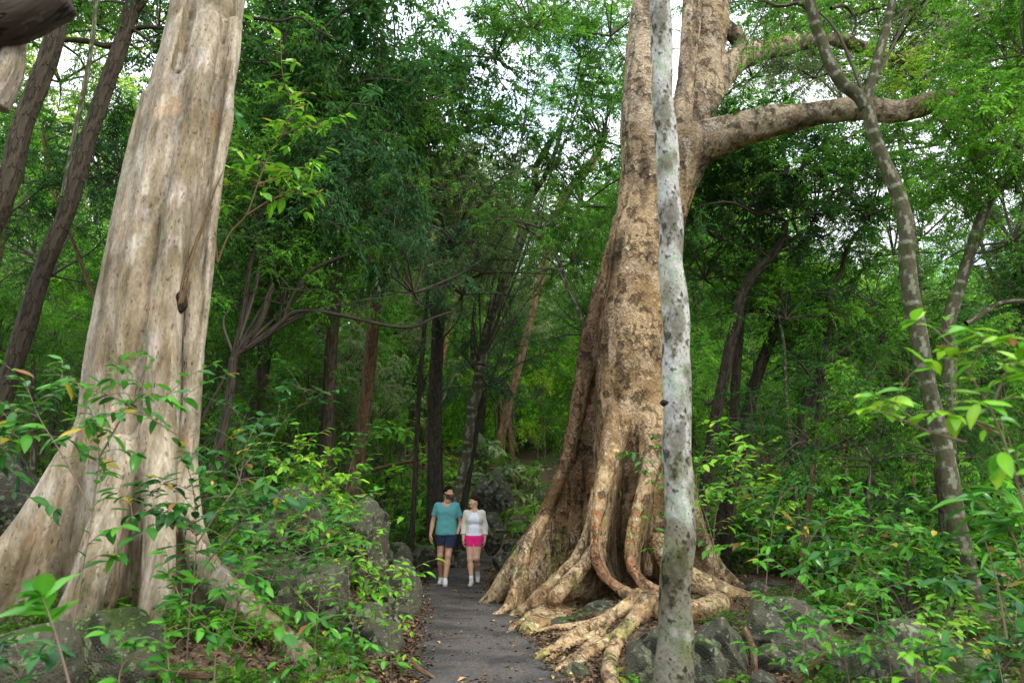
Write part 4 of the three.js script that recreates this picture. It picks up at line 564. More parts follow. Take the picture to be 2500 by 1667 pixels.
// ---------------------------------------------------------------- the forest behind: young, middling and tall trees, and shrubs, set out at random
{
  const r = mulberry(77);
  const stem = (h, lean, r0, s) => limb(spline([V(0, -0.2, 0), V(lean * 0.2 * h, h * 0.35, 0.1), V(lean * 0.7 * h, h * 0.7, -0.1), V(lean * h, h, 0)], 6).map((p, i) => ({ p, r: r0 * (1.25 - 0.16 * i) })), { seg: 8, row: h / 16, bump: 0.08, seed: s });
  const proto = (name, label, cat, group, h, lean, r0, mat, crowns, wood = []) => {
    const t = thing(name, label, cat, V(0, -500, 0), group), sg = stem(h, lean, r0, h);
    part(t, 'trunk', sg, mat);
    crowns.forEach(([f, dx, dz, s, kind, lm], i) => { const o = V(lean * h * f + dx, h * f, dz); part(t, 'limb', twigGeo(spline([V(lean * h * Math.max(0.2, f - 0.14), h * (f - 0.14), 0), V(lean * h * f + dx * 0.5, h * (f - 0.03), dz * 0.5), o], 6), r0 * 0.34, r0 * 0.15, 5), M.darkTwig); putCrown(t, kind, i + Math.round(h), o, s, i * 2.2 + h, LM[lm]); });
    return t;
  };
  const gT = 'background rainforest trees', lT = 'leafy rainforest tree in the green thicket behind the walkers and the fig';
  const P = {
    young: [proto('forest_tree', lT, 'tree', gT, 5, 0.05, 0.05, M.dark, [[0.55, 0.5, 0.2, 0.5, 'broad', 'mid'], [0.75, -0.5, 0.3, 0.55, 'fine', 'deep'], [0.95, 0.1, -0.2, 0.6, 'broad', 'mid']]),
      proto('forest_tree', lT, 'tree', gT, 6, -0.08, 0.06, M.lichen, [[0.45, 0.6, 0.3, 0.5, 'fine', 'blue'], [0.7, -0.6, 0.2, 0.6, 'hang', 'deep'], [0.98, 0.2, 0.1, 0.7, 'fine', 'mid']]),
      proto('forest_tree', lT, 'tree', gT, 4, 0.1, 0.035, M.brown, [[0.5, 0.3, 0.2, 0.4, 'airy', 'vivid'], [0.95, 0, 0, 0.55, 'airy', 'lime']])],
    mid: [proto('forest_tree', lT, 'tree', gT, 10, 0.08, 0.11, M.dark, [[0.45, 0.9, 0.4, 0.8, 'fine', 'blue'], [0.6, -1.2, 0.2, 0.85, 'broad', 'deep'], [0.78, 0.8, -0.5, 0.9, 'broad', 'mid'], [0.98, 0, 0, 1.0, 'broad', 'mid']]),
      proto('forest_tree', lT, 'tree', gT, 11, -0.12, 0.13, M.brown, [[0.5, -1, 0.4, 0.8, 'hang', 'deep'], [0.68, 1.2, 0.2, 0.9, 'fine', 'mid'], [0.85, -0.8, -0.4, 0.95, 'fine', 'vivid'], [1.0, 0, 0.2, 1.0, 'broad', 'vivid']]),
      proto('forest_tree', lT, 'tree', gT, 9, 0.02, 0.09, M.lichen, [[0.55, 1, 0.2, 0.8, 'airy', 'vivid'], [0.75, -1, 0.1, 0.8, 'airy', 'lime'], [0.97, 0, 0, 0.9, 'airy', 'mid']])],
    tall: [proto('forest_tree', lT, 'tree', gT, 19, 0.04, 0.2, M.brown, [[0.5, 1.8, 0.4, 0.9, 'big', 'mid'], [0.64, -2, 0.6, 1, 'big', 'deep'], [0.8, 1.6, -0.6, 1.0, 'big', 'vivid'], [0.97, 0, 0, 1.1, 'big', 'mid']]),
      proto('forest_tree', lT, 'tree', gT, 22, -0.05, 0.24, M.dark, [[0.42, -1.8, 0.8, 0.9, 'big', 'deep'], [0.6, 2.2, 0.4, 1, 'big', 'blue'], [0.78, -2, -0.5, 1.1, 'big', 'mid'], [0.97, 0.4, 0, 1.2, 'big', 'vivid']]),
      proto('forest_tree', lT, 'tree', gT, 16, 0.1, 0.17, M.lichen, [[0.5, 1.6, 0.4, 1, 'airy', 'lime'], [0.7, -1.6, 0.2, 1.1, 'airy', 'vivid'], [0.96, 0, 0, 1.2, 'airy', 'lime']])],
  };
  const gS = 'undergrowth shrubs', lS = 'leafy shrub in the undergrowth on the forest floor';
  P.shrub = [['deep', 61], ['mid', 62], ['blue', 63], ['vivid', 64], ['olive', 65]].map(([lm, k]) => { const t = thing('undergrowth_shrub', lS, 'shrub', V(0, -500, 0), gS); putCrown(t, 'shrub', k, V(0, 0, 0), 1, k, LM[lm]); return t; });
  const used = new Map();
  const set = (kind, k, x, z, s, yaw) => {
    const p = P[kind][k % P[kind].length]; let o = p; if (used.has(p)) { o = p.clone(); o.name = numbered(p.name.replace(/_\d+$/, '')); scene.add(o); } used.set(p, 1);
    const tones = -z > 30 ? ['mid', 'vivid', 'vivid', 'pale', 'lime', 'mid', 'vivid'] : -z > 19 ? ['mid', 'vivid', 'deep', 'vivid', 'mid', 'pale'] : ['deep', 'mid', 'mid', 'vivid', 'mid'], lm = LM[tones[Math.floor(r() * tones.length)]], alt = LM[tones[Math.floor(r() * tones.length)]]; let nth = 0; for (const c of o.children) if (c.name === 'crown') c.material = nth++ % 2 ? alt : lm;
    const W = { deep: 'dark green', blue: 'bluish green', mid: 'mid green', vivid: 'bright green', lime: 'yellow green', pale: 'pale green', olive: 'olive green' }, word = (m) => W[Object.keys(LM).find((q) => LM[q] === m)], D = -z, q = 1250 + x / D * 1780;
    const where = q < 330 ? 'left of the massive pale trunk' : q < 620 ? 'just right of the massive pale trunk' : q < 960 ? 'left of the walking man' : q < 1260 ? 'behind the walking couple' : q < 1650 ? 'behind the big fig' : q < 2050 ? 'right of the white trunk' : q < 2330 ? 'near the forked tree' : 'by the right edge';
    const far = D > 40 ? 'very far back' : D > 28 ? 'far back' : D > 18 ? 'in the middle distance' : D > 12.5 ? 'fairly near' : 'near';
    o.userData = { ...p.userData, label: kind === 'shrub' ? `${s > 1.4 ? 'large' : 'low'} ${word(lm)} shrub ${far}, ${where}` : `${kind === 'tall' ? 'tall' : kind === 'mid' ? 'medium high' : 'small'} ${word(lm)} tree ${far}, ${where}`, group: `${kind === 'shrub' ? 'undergrowth shrubs' : 'background rainforest trees'} ${where}` };
    o.position.set(x, H(x, z) - 0.05, z); o.scale.setScalar(s); o.rotation.y = yaw;
  };
  // keep the sight lines to what stands in front of the thicket, and the gaps to the sky, as in the photograph
  const gaps = [[1320, 180, 130, 110], [2060, 110, 270, 100], [1230, 250, 80, 60], [2120, 530, 40, 60], [2480, 330, 30, 50]];
  const px = (v) => { const y = v.y - EYE, d = -v.z, yc = y * CP - d * SP, zc = d * CP + y * SP; return [1250 + v.x / zc * FPX, 833.5 - yc / zc * FPX]; };
  const open = (x, z, h, w) => { for (const f of [0.5, 0.75, 1]) { const q = px(V(x, H(x, z) + h * f, z)), rad = w / -z * FPX; for (const g of gaps) if (Math.abs(q[0] - g[0]) < g[2] + rad * 0.8 && Math.abs(q[1] - g[1]) < g[3] + rad * 0.6) return true; } return false; };
  let made = 0;
  const scatter = (kind, count, d0, d1, s0, s1, h, w, minT) => {
    for (let i = 0, tries = 0; i < count && tries < count * 12; tries++) {
      if (tries > count * 11) console.log('few', kind, i);
      const d = lerp(d0, d1, Math.pow(r(), 0.8)), x = (r() * 2 - 1) * d * 0.82, s = lerp(s0, s1, r()), k = Math.floor(r() * 9), yaw = r() * 6.28;
      if (d < 25 && Math.abs(x - pathX(d)) < minT) continue;
      if (Math.hypot(x - 2.2, d - 12.3) < 2.4 + w * 0.5 * s || (d < 12.5 && x > -2 && x < 3.6) || Math.hypot(x + 3.4, d - 7) < 2) continue;
      if (h > 3 && open(x, -d, h * s, w * s)) continue;
      set(kind, k, x, -d, s, yaw); i++; made++;
    }
  };
  scatter('shrub', 26, 6.8, 11, 0.6, 1.2, 1, 0.6, 2.2);
  scatter('shrub', 110, 9, 18, 0.8, 1.7, 1, 0.6, 1.6);
  scatter('shrub', 130, 17, 34, 1.1, 2.6, 1, 0.6, 1.5);
  scatter('young', 44, 13, 24, 0.6, 1.15, 5, 1, 2.2);
  scatter('young', 50, 24, 40, 0.7, 1.3, 5, 1, 1);
  scatter('mid', 40, 19, 34, 0.8, 1.2, 10, 2.3, 4.5);
  scatter('mid', 40, 34, 52, 0.9, 1.4, 10, 2.3, 1);
  scatter('tall', 30, 28, 60, 0.8, 1.25, 19, 5, 1);
  // the wooded slope that closes the view
  const cg = CR.big[0].leaves, n = 700, im = new THREE.InstancedMesh(cg, LM.vivid, n), q = new THREE.Object3D(), col = new THREE.Color();
  for (let i = 0; i < n; i++) { const d = lerp(46, 95, Math.sqrt(r())), x = (r() * 2 - 1) * d * 0.95, s = lerp(1, 1.9, r()); q.position.set(x, H(x, -d) + s * (0.3 + 9 * r() * r()), -d); q.rotation.set(0, r() * 6.28, 0); q.scale.setScalar(s); q.updateMatrix(); im.setMatrixAt(i, q.matrix); const w = 0.7 + 0.8 * r(), y = r() * 0.8; im.setColorAt(i, col.setRGB(w * (1 + y), w * (1 + y * 0.4), w)); }
  im.name = 'forest'; tag(im, 'dense green mass of distant forest closing the view behind all trunks', 'forest', null, 'stuff'); scene.add(im);
}
// ---------------------------------------------------------------- the two walkers
{
  const cloth = (r, g, b, o = {}) => new THREE.MeshPhysicalMaterial({ color: new THREE.Color(r, g, b), roughness: 0.92, sheen: 0.3, sheenRoughness: 0.6, ...o });
  const skinM = new THREE.MeshStandardMaterial({ vertexColors: true, roughness: 0.5 }), hairM = new THREE.MeshPhysicalMaterial({ specularIntensity: 0.15, color: new THREE.Color(0.012, 0.008, 0.006), roughness: 0.8 });
  const body = (prims, h, post, pad = 0.03) => { const [lo, hi] = bounds(prims, pad); return nets(prims, lo, hi, h, post, 1.4); };
  const paint = (g, c) => tintVerts(g, typeof c === 'function' ? c : () => c);
  const SK = { m: [0.58, 0.32, 0.19], w: [0.66, 0.39, 0.25] };
  // the head in its own axes: y up, z towards the face, 0 at the level of the ears
  const headPrims = (w) => [ell(V(0, 0.03, -0.015), 0.076, 0.086, 0.096, 0.02), ell(V(0, -0.042, 0.026), w ? 0.052 : 0.058, 0.066, 0.062, 0.03), ell(V(0, -0.094, 0.058), 0.022, 0.019, 0.022, 0.025), ell(V(0.036, -0.022, 0.052), 0.026, 0.03, 0.03, 0.02), ell(V(-0.036, -0.022, 0.052), 0.026, 0.03, 0.03, 0.02),
    cap(V(-0.034, 0.024, 0.072), V(0.034, 0.024, 0.072), 0.013, 0.013, 0.015), cap(V(0, 0.014, 0.086), V(0, -0.026, 0.107), 0.0075, w ? 0.0115 : 0.0135, 0.012), ell(V(0.011, -0.03, 0.096), 0.008, 0.007, 0.009, 0.008), ell(V(-0.011, -0.03, 0.096), 0.008, 0.007, 0.009, 0.008),
    ell(V(0, -0.055, 0.088), 0.023, 0.006, 0.009, 0.005), ell(V(0, -0.065, 0.086), 0.02, 0.006, 0.009, 0.005), ell(V(0.078, -0.004, -0.008), 0.009, 0.031, 0.019, 0.008), ell(V(-0.078, -0.004, -0.008), 0.009, 0.031, 0.019, 0.008),
    ell(V(0.031, 0.002, 0.073), 0.0125, 0.0105, 0.0115, 0.003), ell(V(-0.031, 0.002, 0.073), 0.0125, 0.0105, 0.0115, 0.003), cap(V(0, -0.05, -0.02), V(0, -0.16, -0.03), w ? 0.046 : 0.057, w ? 0.045 : 0.06, 0.03)];
  const headGeo = (w, sk, stubble) => paint(body(headPrims(w), 0.0038), (x, y, z) => {
    const ex = Math.abs(x) - 0.031, e = Math.hypot(ex, y - 0.002, (z - 0.073));
    if (e < 0.0135 && z > 0.08 && Math.abs(y - 0.002) < 0.0055) return Math.hypot(ex, y - 0.002) < 0.005 ? [0.06, 0.035, 0.025] : [0.62, 0.55, 0.5];
    if (z > 0.055 && Math.abs(x) > 0.012 && Math.abs(x) < 0.052 && Math.abs(y - 0.026 + Math.abs(x) * 0.06) < 0.0036) return [0.14, 0.08, 0.05];
    if (Math.abs(x) < 0.022 && Math.abs(y + 0.06) < 0.0105 && z > 0.082) return w ? [0.42, 0.14, 0.12] : [0.36, 0.16, 0.12];
    const r = 1 + 0.1 * n3(x * 40, y * 40, z * 40), warm = smoothstep(z, 0.04, 0.1) * 0.06;
    if (stubble && y < -0.035 && z > -0.02 && Math.abs(x) < 0.075) return [sk[0] * 0.68, sk[1] * 0.64, sk[2] * 0.64];
    return [sk[0] * (r + warm), sk[1] * r, sk[2] * r];
  });
  // a hand hanging down from the wrist at 0: palm towards -x * side, thumb towards +z
  const handGeo = (side, sk, s) => {
    const P = [cap(V(0, 0.03, 0), V(0, -0.015, 0), 0.025, 0.024, 0.02), ell(V(0, -0.045, 0), 0.017, 0.047, 0.038, 0.02)];
    [[0.028, 0.070, 0.0088], [0.010, 0.078, 0.009], [-0.009, 0.072, 0.0085], [-0.026, 0.056, 0.0078]].forEach(([z, l, r], i) => { const a = V(0, -0.08 + 0.004 * i, z), b = V(-side * 0.008, a.y - l * 0.45, z * 1.1), c = V(-side * 0.024, b.y - l * 0.36, z * 1.12), d = V(-side * 0.045, c.y - l * 0.22, z * 1.1); P.push(cap(a, b, r, r * 0.95, 0.006), cap(b, c, r * 0.95, r * 0.88, 0.004), cap(c, d, r * 0.88, r * 0.75, 0.004)); });
    const a = V(0, -0.025, 0.03), b = V(-side * 0.012, -0.055, 0.05), c = V(-side * 0.022, -0.085, 0.052); P.push(cap(a, b, 0.014, 0.0115, 0.012), cap(b, c, 0.0115, 0.009, 0.004));
    const g = paint(body(P, 0.0042), (x, y, z) => { const r = 1 + 0.12 * n3(x * 60, y * 60, z * 60); return [sk[0] * r, sk[1] * r * 0.97, sk[2] * r * 0.97]; }); g.scale(s, s, s); return g;
  };
  const hung = (g, wrist, dir, tw = 0) => { const q = new THREE.Quaternion().setFromUnitVectors(V(0, -1, 0), dir.clone().normalize()); g.rotateY(tw); g.applyQuaternion(q); g.translate(wrist.x, wrist.y, wrist.z); return g; };
  const limbSkin = (sk) => (x, y, z) => { const r = 1 + 0.09 * n3(x * 9, y * 9, z * 9) + 0.05 * n3(x * 40, y * 40, z * 40); return [sk[0] * r, sk[1] * r * 0.98, sk[2] * r * 0.98]; };
  const shoe = (ank, toe, s) => { const d = V().subVectors(toe, ank).setY(0).normalize(), heel = ank.clone().addScaledVector(d, -0.045 * s); heel.y -= 0.045 * s; const ball = toe.clone().addScaledVector(d, -0.05 * s), P = [cap(heel, ball, 0.037 * s, 0.04 * s, 0.03), cap(ball, toe.clone().addScaledVector(d, -0.015), 0.038 * s, 0.028 * s, 0.02), cap(ank.clone().add(V(0, -0.03, 0)), ank.clone().add(V(0, 0.02, 0)), 0.042 * s, 0.044 * s, 0.03), cap(ank.clone().add(V(0, -0.01, 0)), ball, 0.038 * s, 0.03 * s, 0.03)]; return { P, d, heel, ball }; };
  const folds = (a, f) => (d, x, y, z) => (Math.abs(d) > 0.05 ? d : d + a * n3(x * f, y * f * 1.4, z * f + y * f * 0.7) + a * 0.5 * n3(x * f * 2.6, y * f * 2.9, z * f * 2.6));

  // ---- the man
  {
    const base = gat(1087, 1428), t = thing('person', 'man in teal T-shirt and navy shorts walking, looking aside, one hand in his pocket', 'person', base);
    const sk = SK.m, hd = V(0.03, 1.685, 0.02), sh = [V(-0.18, 1.445, -0.01), V(0.18, 1.445, -0.01)], el = [V(-0.262, 1.165, -0.05), V(0.27, 1.15, -0.09)], wr = [V(-0.295, 0.905, 0.05), V(0.215, 0.94, 0.04)];
    const hip = [V(-0.092, 0.92, 0), V(0.092, 0.92, 0)], kn = [V(-0.105, 0.525, 0.02), V(0.052, 0.535, 0.14)], an = [V(-0.1, 0.105, -0.2), V(0.012, 0.095, 0.25)];
    const B = [cap(V(0, 1.42, -0.01), V(0.012, 1.6, 0), 0.066, 0.056, 0.05), cap(sh[0], sh[1], 0.06, 0.06, 0.06), cap(V(-0.09, 1.33, 0), V(0.09, 1.33, 0), 0.1, 0.1, 0.08), cap(V(-0.06, 1.05, 0), V(0.06, 1.05, 0), 0.095, 0.095, 0.08), cap(V(-0.07, 0.93, 0), V(0.07, 0.93, 0), 0.1, 0.1, 0.06)];
    for (const i of [0, 1]) {
      B.push(cap(sh[i], el[i], 0.056, 0.043, 0.03), cap(el[i], el[i].clone().lerp(wr[i], 0.3), 0.042, 0.044, 0.02), cap(el[i].clone().lerp(wr[i], 0.3), wr[i], 0.044, 0.028, 0.02));
      const c = kn[i].clone().lerp(an[i], 0.32).add(V(0, 0, -0.016));
      B.push(cap(hip[i], kn[i], 0.088, 0.058, 0.04), ell(kn[i].clone().add(V(0, 0.005, 0.02)), 0.047, 0.055, 0.045, 0.03), cap(kn[i], c, 0.052, 0.06, 0.03), cap(c, an[i], 0.058, 0.037, 0.03));
    }
    const parts = [paint(body(B, 0.011), limbSkin(sk))];
    const head = headGeo(false, sk, true), R = new THREE.Matrix4().makeRotationFromEuler(new THREE.Euler(-0.12, 0.82, -0.03, 'YXZ')).setPosition(hd); head.applyMatrix4(R); parts.push(head);
    parts.push(hung(handGeo(-1, sk, 1.05), wr[0], V(-0.02, -1, 0.16), 0.5));
    part(t, 'body', mergeGeometries(parts.map((g) => { g.deleteAttribute('uv'); return g; })), skinM);
    const hp = headPrims(false), hair = body([ell(V(0, 0.034, -0.017), 0.084, 0.095, 0.104), cap(V(0, 0.105, 0.05), V(0, 0.115, -0.02), 0.03, 0.03, 0.04)], 0.0042, (d, x, y, z) => Math.max(d + 0.004 * n3(x * 90, y * 90, z * 90), -(y - 0.036 - 0.48 * (z - 0.045) - (z > 0.05 ? 0.012 : 0)) ));
    hair.applyMatrix4(R); part(t, 'hair', hair, hairM, 'short dark hair');
    const beard = body(hp, 0.0038, (d, x, y, z) => Math.max(d - 0.0035 + 0.002 * n3(x * 120, y * 120, z * 120), y + 0.043 - Math.max(0, Math.abs(x) - 0.05) * 1.2, -0.012 - z, -(y + 0.12), Math.abs(x) < 0.021 && Math.abs(y + 0.06) < 0.009 ? 0.01 : -1));
    beard.applyMatrix4(R); part(t, 'beard', beard, new THREE.MeshStandardMaterial({ color: new THREE.Color(0.085, 0.045, 0.028), roughness: 0.9 }), 'short brown beard');
    const T = [cap(sh[0].clone().add(V(0.02, 0, 0)), sh[1].clone().add(V(-0.02, 0, 0)), 0.066, 0.066, 0.05), cap(V(-0.085, 1.34, 0.005), V(0.085, 1.34, 0.005), 0.113, 0.113, 0.06), cap(V(-0.062, 1.08, 0.005), V(0.062, 1.08, 0.005), 0.108, 0.108, 0.09), cap(V(-0.07, 0.94, 0.005), V(0.07, 0.94, 0.005), 0.127, 0.127, 0.06), cap(V(-0.085, 1.33, 0), V(-0.068, 0.95, 0), 0.108, 0.118, 0.06), cap(V(0.085, 1.33, 0), V(0.068, 0.95, 0), 0.108, 0.118, 0.06)], se = [];
    for (const i of [0, 1]) { const e = sh[i].clone().lerp(el[i], 0.66); se.push([e, V().subVectors(el[i], sh[i]).normalize(), i ? 1 : -1]); T.push(cap(sh[i], e.clone().addScaledVector(se[i][1], 0.06), 0.066, 0.07, 0.03)); }
    const fo = folds(0.007, 8), hem = (x, z) => 0.905 + 0.012 * n3(x * 9, 2, z * 9);
    part(t, 'shirt', body(T, 0.0095, (d, x, y, z) => { let q = fo(d, x, y, z); q = Math.max(q, hem(x, z) - y, 0.08 - Math.hypot(x - 0.01, (y - 1.575), (z - 0.02) * 0.9)); for (const [e, n, s] of se) if (x * s > (y < 1.16 ? 0.218 : 0.168)) q = Math.max(q, (x - e.x) * n.x + (y - e.y) * n.y + (z - e.z) * n.z); return q; }), cloth(0.10, 0.34, 0.33), 'teal short sleeved T-shirt');
    const S = [cap(V(-0.075, 0.92, 0), V(0.075, 0.92, 0), 0.112, 0.114, 0.05), ell(V(0.17, 0.87, 0.045), 0.05, 0.07, 0.055, 0.03)], le = [0.72, 0.69];
    for (const i of [0, 1]) S.push(cap(hip[i].clone().add(V(0, -0.02, 0)), hip[i].clone().lerp(kn[i], 0.85), 0.112, 0.104, 0.035));
    const f2 = folds(0.006, 9);
    part(t, 'shorts', body(S, 0.0095, (d, x, y, z) => Math.max(f2(d, x, y, z), le[x < -0.01 ? 0 : 1] - y + 0.1 * (x > -0.01 ? z - 0.1 : z) * 0.4, y - 0.98, x > -0.026 && x < 0.012 && y < 0.8 ? 0.003 : -1)), cloth(0.014, 0.024, 0.055), 'navy shorts');
    for (const i of [0, 1]) {
      const toe = an[i].clone().add(i ? V(0.025, -0.045, 0.2) : V(-0.012, -0.075, 0.2)); const s = shoe(an[i], toe, 1.05), low = i ? 0.004 : 0.0;
      const g = part(t, 'shoe', body(s.P, 0.006, (d, x, y) => Math.max(d, low - y)), cloth(0.78, 0.77, 0.75, { sheen: 0, roughness: 0.6 }), 'white sneaker');
      const so = [cap(s.heel.clone().add(V(0, -0.02, 0)), s.ball.clone().add(V(0, -0.014, 0)), 0.042, 0.044, 0.02), cap(s.ball.clone().add(V(0, -0.014, 0)), toe.clone().add(V(0, -0.008, 0)), 0.043, 0.032, 0.02)], y0 = an[i].y - 0.075;
      part(g, 'sole', body(so, 0.006, (d, x, y) => Math.max(d, low - 0.002 - y, y - y0)), cloth(0.62, 0.6, 0.57, { sheen: 0 }));
    }
  }
  // ---- the woman
  {
    const base = gat(1156, 1429), t = thing('person', 'woman in pink shorts, white top and open cream shirt walking, smiling towards the man', 'person', base);
    const sk = SK.w, hd = V(-0.005, 1.515, 0.015), sh = [V(-0.152, 1.318, -0.01), V(0.152, 1.318, -0.01)], el = [V(-0.2, 1.06, -0.04), V(0.205, 1.055, -0.06)], wr = [V(-0.205, 0.835, 0.04), V(0.205, 0.83, -0.02)];
    const hip = [V(-0.082, 0.855, 0), V(0.082, 0.855, 0)], kn = [V(-0.066, 0.475, 0.09), V(0.055, 0.485, 0.05)], an = [V(-0.03, 0.095, 0.2), V(0.062, 0.16, -0.26)];
    const B = [cap(V(0, 1.3, -0.01), V(0, 1.45, 0), 0.05, 0.044, 0.05), cap(sh[0], sh[1], 0.047, 0.047, 0.05), cap(V(-0.07, 1.2, 0), V(0.07, 1.2, 0), 0.085, 0.085, 0.07), cap(V(-0.045, 1.03, 0), V(0.045, 1.03, 0), 0.078, 0.078, 0.07), cap(V(-0.075, 0.87, -0.01), V(0.075, 0.87, -0.01), 0.095, 0.095, 0.06)];
    for (const i of [0, 1]) {
      B.push(cap(sh[i], el[i], 0.043, 0.035, 0.03), cap(el[i], el[i].clone().lerp(wr[i], 0.3), 0.035, 0.036, 0.02), cap(el[i].clone().lerp(wr[i], 0.3), wr[i], 0.036, 0.023, 0.02));
      const c = kn[i].clone().lerp(an[i], 0.32).add(V(0, 0, -0.014));
      B.push(cap(hip[i], kn[i], 0.088, 0.053, 0.04), ell(kn[i].clone().add(V(0, 0.005, 0.016)), 0.042, 0.05, 0.042, 0.03), cap(kn[i], c, 0.048, 0.053, 0.03), cap(c, an[i], 0.052, 0.033, 0.03));
    }
    const parts = [paint(body(B, 0.011), limbSkin(sk))], head = headGeo(true, sk, false), R = new THREE.Matrix4().makeRotationFromEuler(new THREE.Euler(-0.1, -1.0, 0.03, 'YXZ')).setPosition(hd); head.scale(0.95, 0.97, 0.95); head.applyMatrix4(R); parts.push(head);
    parts.push(hung(handGeo(-1, sk, 0.92), wr[0], V(0, -1, 0.08), 0.3), hung(handGeo(1, sk, 0.92), wr[1], V(-0.03, -1, 0.0), -0.3));
    part(t, 'body', mergeGeometries(parts.map((g) => { g.deleteAttribute('uv'); return g; })), skinM);
    const hair = body([ell(V(0, 0.034, -0.018), 0.08, 0.09, 0.1, 0.02), ell(V(0, 0.03, -0.112), 0.026, 0.03, 0.022, 0.02), cap(V(0, 0.03, -0.12), V(0.01, -0.08, -0.125), 0.024, 0.03, 0.02), cap(V(0.01, -0.08, -0.125), V(0.015, -0.19, -0.1), 0.028, 0.009, 0.02)], 0.0042, (d, x, y, z) => Math.max(d + 0.002 * n3(x * 110, y * 30, z * 60), z > -0.085 ? -(y - 0.034 - 0.5 * (z - 0.04)) : -1));
    hair.applyMatrix4(R); part(t, 'hair', hair, new THREE.MeshPhysicalMaterial({ specularIntensity: 0.2, color: new THREE.Color(0.022, 0.011, 0.008), roughness: 0.75 }), 'dark hair tied back in a low ponytail');
    const torso = (g) => [cap(V(-0.1, 1.3, 0), V(0.1, 1.3, 0), 0.055 + g, 0.055 + g, 0.06), cap(V(-0.07, 1.2, 0.005), V(0.07, 1.2, 0.005), 0.092 + g, 0.092 + g, 0.06), ell(V(-0.055, 1.19, 0.065), 0.055 + g, 0.055 + g, 0.05 + g, 0.05), ell(V(0.055, 1.19, 0.065), 0.055 + g, 0.055 + g, 0.05 + g, 0.05), cap(V(-0.05, 1.03, 0.005), V(0.05, 1.03, 0.005), 0.09 + g, 0.09 + g, 0.07), cap(V(-0.07, 0.9, 0), V(0.07, 0.9, 0), 0.098 + g, 0.098 + g, 0.06)];
    const f1 = folds(0.004, 10);
    part(t, 'top', body(torso(0), 0.0095, (d, x, y, z) => Math.max(f1(d, x, y, z), 0.895 - y, 0.075 - Math.hypot(x, y - 1.4, z - 0.035))), cloth(0.82, 0.83, 0.88), 'white sleeveless top');
    const Sp = [cap(V(-0.075, 0.87, -0.01), V(0.075, 0.87, -0.01), 0.104, 0.104, 0.05)]; for (const i of [0, 1]) Sp.push(cap(hip[i], kn[i], 0.097, 0.061, 0.03));
    part(t, 'shorts', body(Sp, 0.009, (d, x, y, z) => Math.max(d + 0.002 * n3(x * 14, y * 14, z * 14), 0.705 - y + 0.05 * (z - 0.05), y - 0.935, Math.abs(x + 0.003) < 0.008 && y < 0.755 ? 0.003 : -1)), cloth(0.85, 0.02, 0.20), 'bright pink fitted shorts');
    const O = torso(0.010), se = [], f3 = folds(0.007, 9);
    for (const i of [0, 1]) { const c = el[i].clone().lerp(wr[i], 0.62), n = V().subVectors(wr[i], el[i]).normalize(); se.push([c, n, i ? 1 : -1]); O.push(cap(sh[i], el[i], 0.06, 0.055, 0.03), cap(el[i], c.clone().addScaledVector(n, 0.06), 0.054, 0.05, 0.03)); }
    const shirt = part(t, 'overshirt', body(O, 0.0085, (d, x, y, z) => { let q = f3(d, x, y, z); q = Math.max(q, 0.955 - y + (Math.abs(x) > 0.165 ? -1 : 0), 0.07 - Math.hypot(x, y - 1.405, z - 0.02)); if (z > -0.01 && y < 1.4) q = Math.max(q, 0.088 - 0.02 * smoothstep(y, 1.2, 1.34) - Math.abs(x) + (y < 1.2 ? 0 : 0)); for (const [e, n, s] of se) if (x * s > 0.14 && y < 1.0) q = Math.max(q, (x - e.x) * n.x + (y - e.y) * n.y + (z - e.z) * n.z); return q; }), cloth(0.72, 0.66, 0.56), 'open cream shirt with rolled sleeves');
    for (const [e, n] of se) part(shirt, 'cuff', body([cap(e.clone().addScaledVector(n, -0.05), e.clone().addScaledVector(n, 0.03), 0.056, 0.055, 0.01)], 0.007, (d, x, y, z) => { const u = (x - e.x) * n.x + (y - e.y) * n.y + (z - e.z) * n.z; return Math.max(d + 0.003 * n3(x * 20, y * 20, z * 20), u - 0.004, -0.045 - u); }), cloth(0.76, 0.70, 0.60));
    for (const s of [-1, 1]) part(shirt, 'collar', body([cap(V(s * 0.05, 1.375, -0.03), V(s * 0.075, 1.335, 0.05), 0.018, 0.016, 0.01), cap(V(s * 0.075, 1.335, 0.05), V(s * 0.09, 1.28, 0.075), 0.016, 0.01, 0.01)], 0.006), cloth(0.76, 0.70, 0.60));
    for (const i of [0, 1]) {
      const toe = an[i].clone().add(i ? V(0.01, -0.105, 0.12) : V(-0.02, -0.06, 0.185)), s = shoe(an[i], toe, 0.92), low = i ? 0.0 : 0.003;
      if (i) s.P[0] = cap(an[i].clone().add(V(0, -0.02, -0.03)), toe.clone().add(V(0, 0.02, -0.04)), 0.036, 0.036, 0.03);
      part(t, 'shoe', body(s.P, 0.006, (d, x, y) => Math.max(d, low - y)), cloth(0.66, 0.56, 0.47, { sheen: 0, roughness: 0.7 }), 'beige sneaker');
      part(t, 'sock', body([cap(an[i].clone().add(V(0, -0.03, 0)), an[i].clone().lerp(kn[i], 0.26), 0.039, 0.042, 0.01)], 0.006, (d, x, y, z) => Math.max(d + 0.002 * n3(x * 20, y * 60, z * 20), y - an[i].y - 0.095)), cloth(0.8, 0.8, 0.8), 'white sock');
    }
  }
}
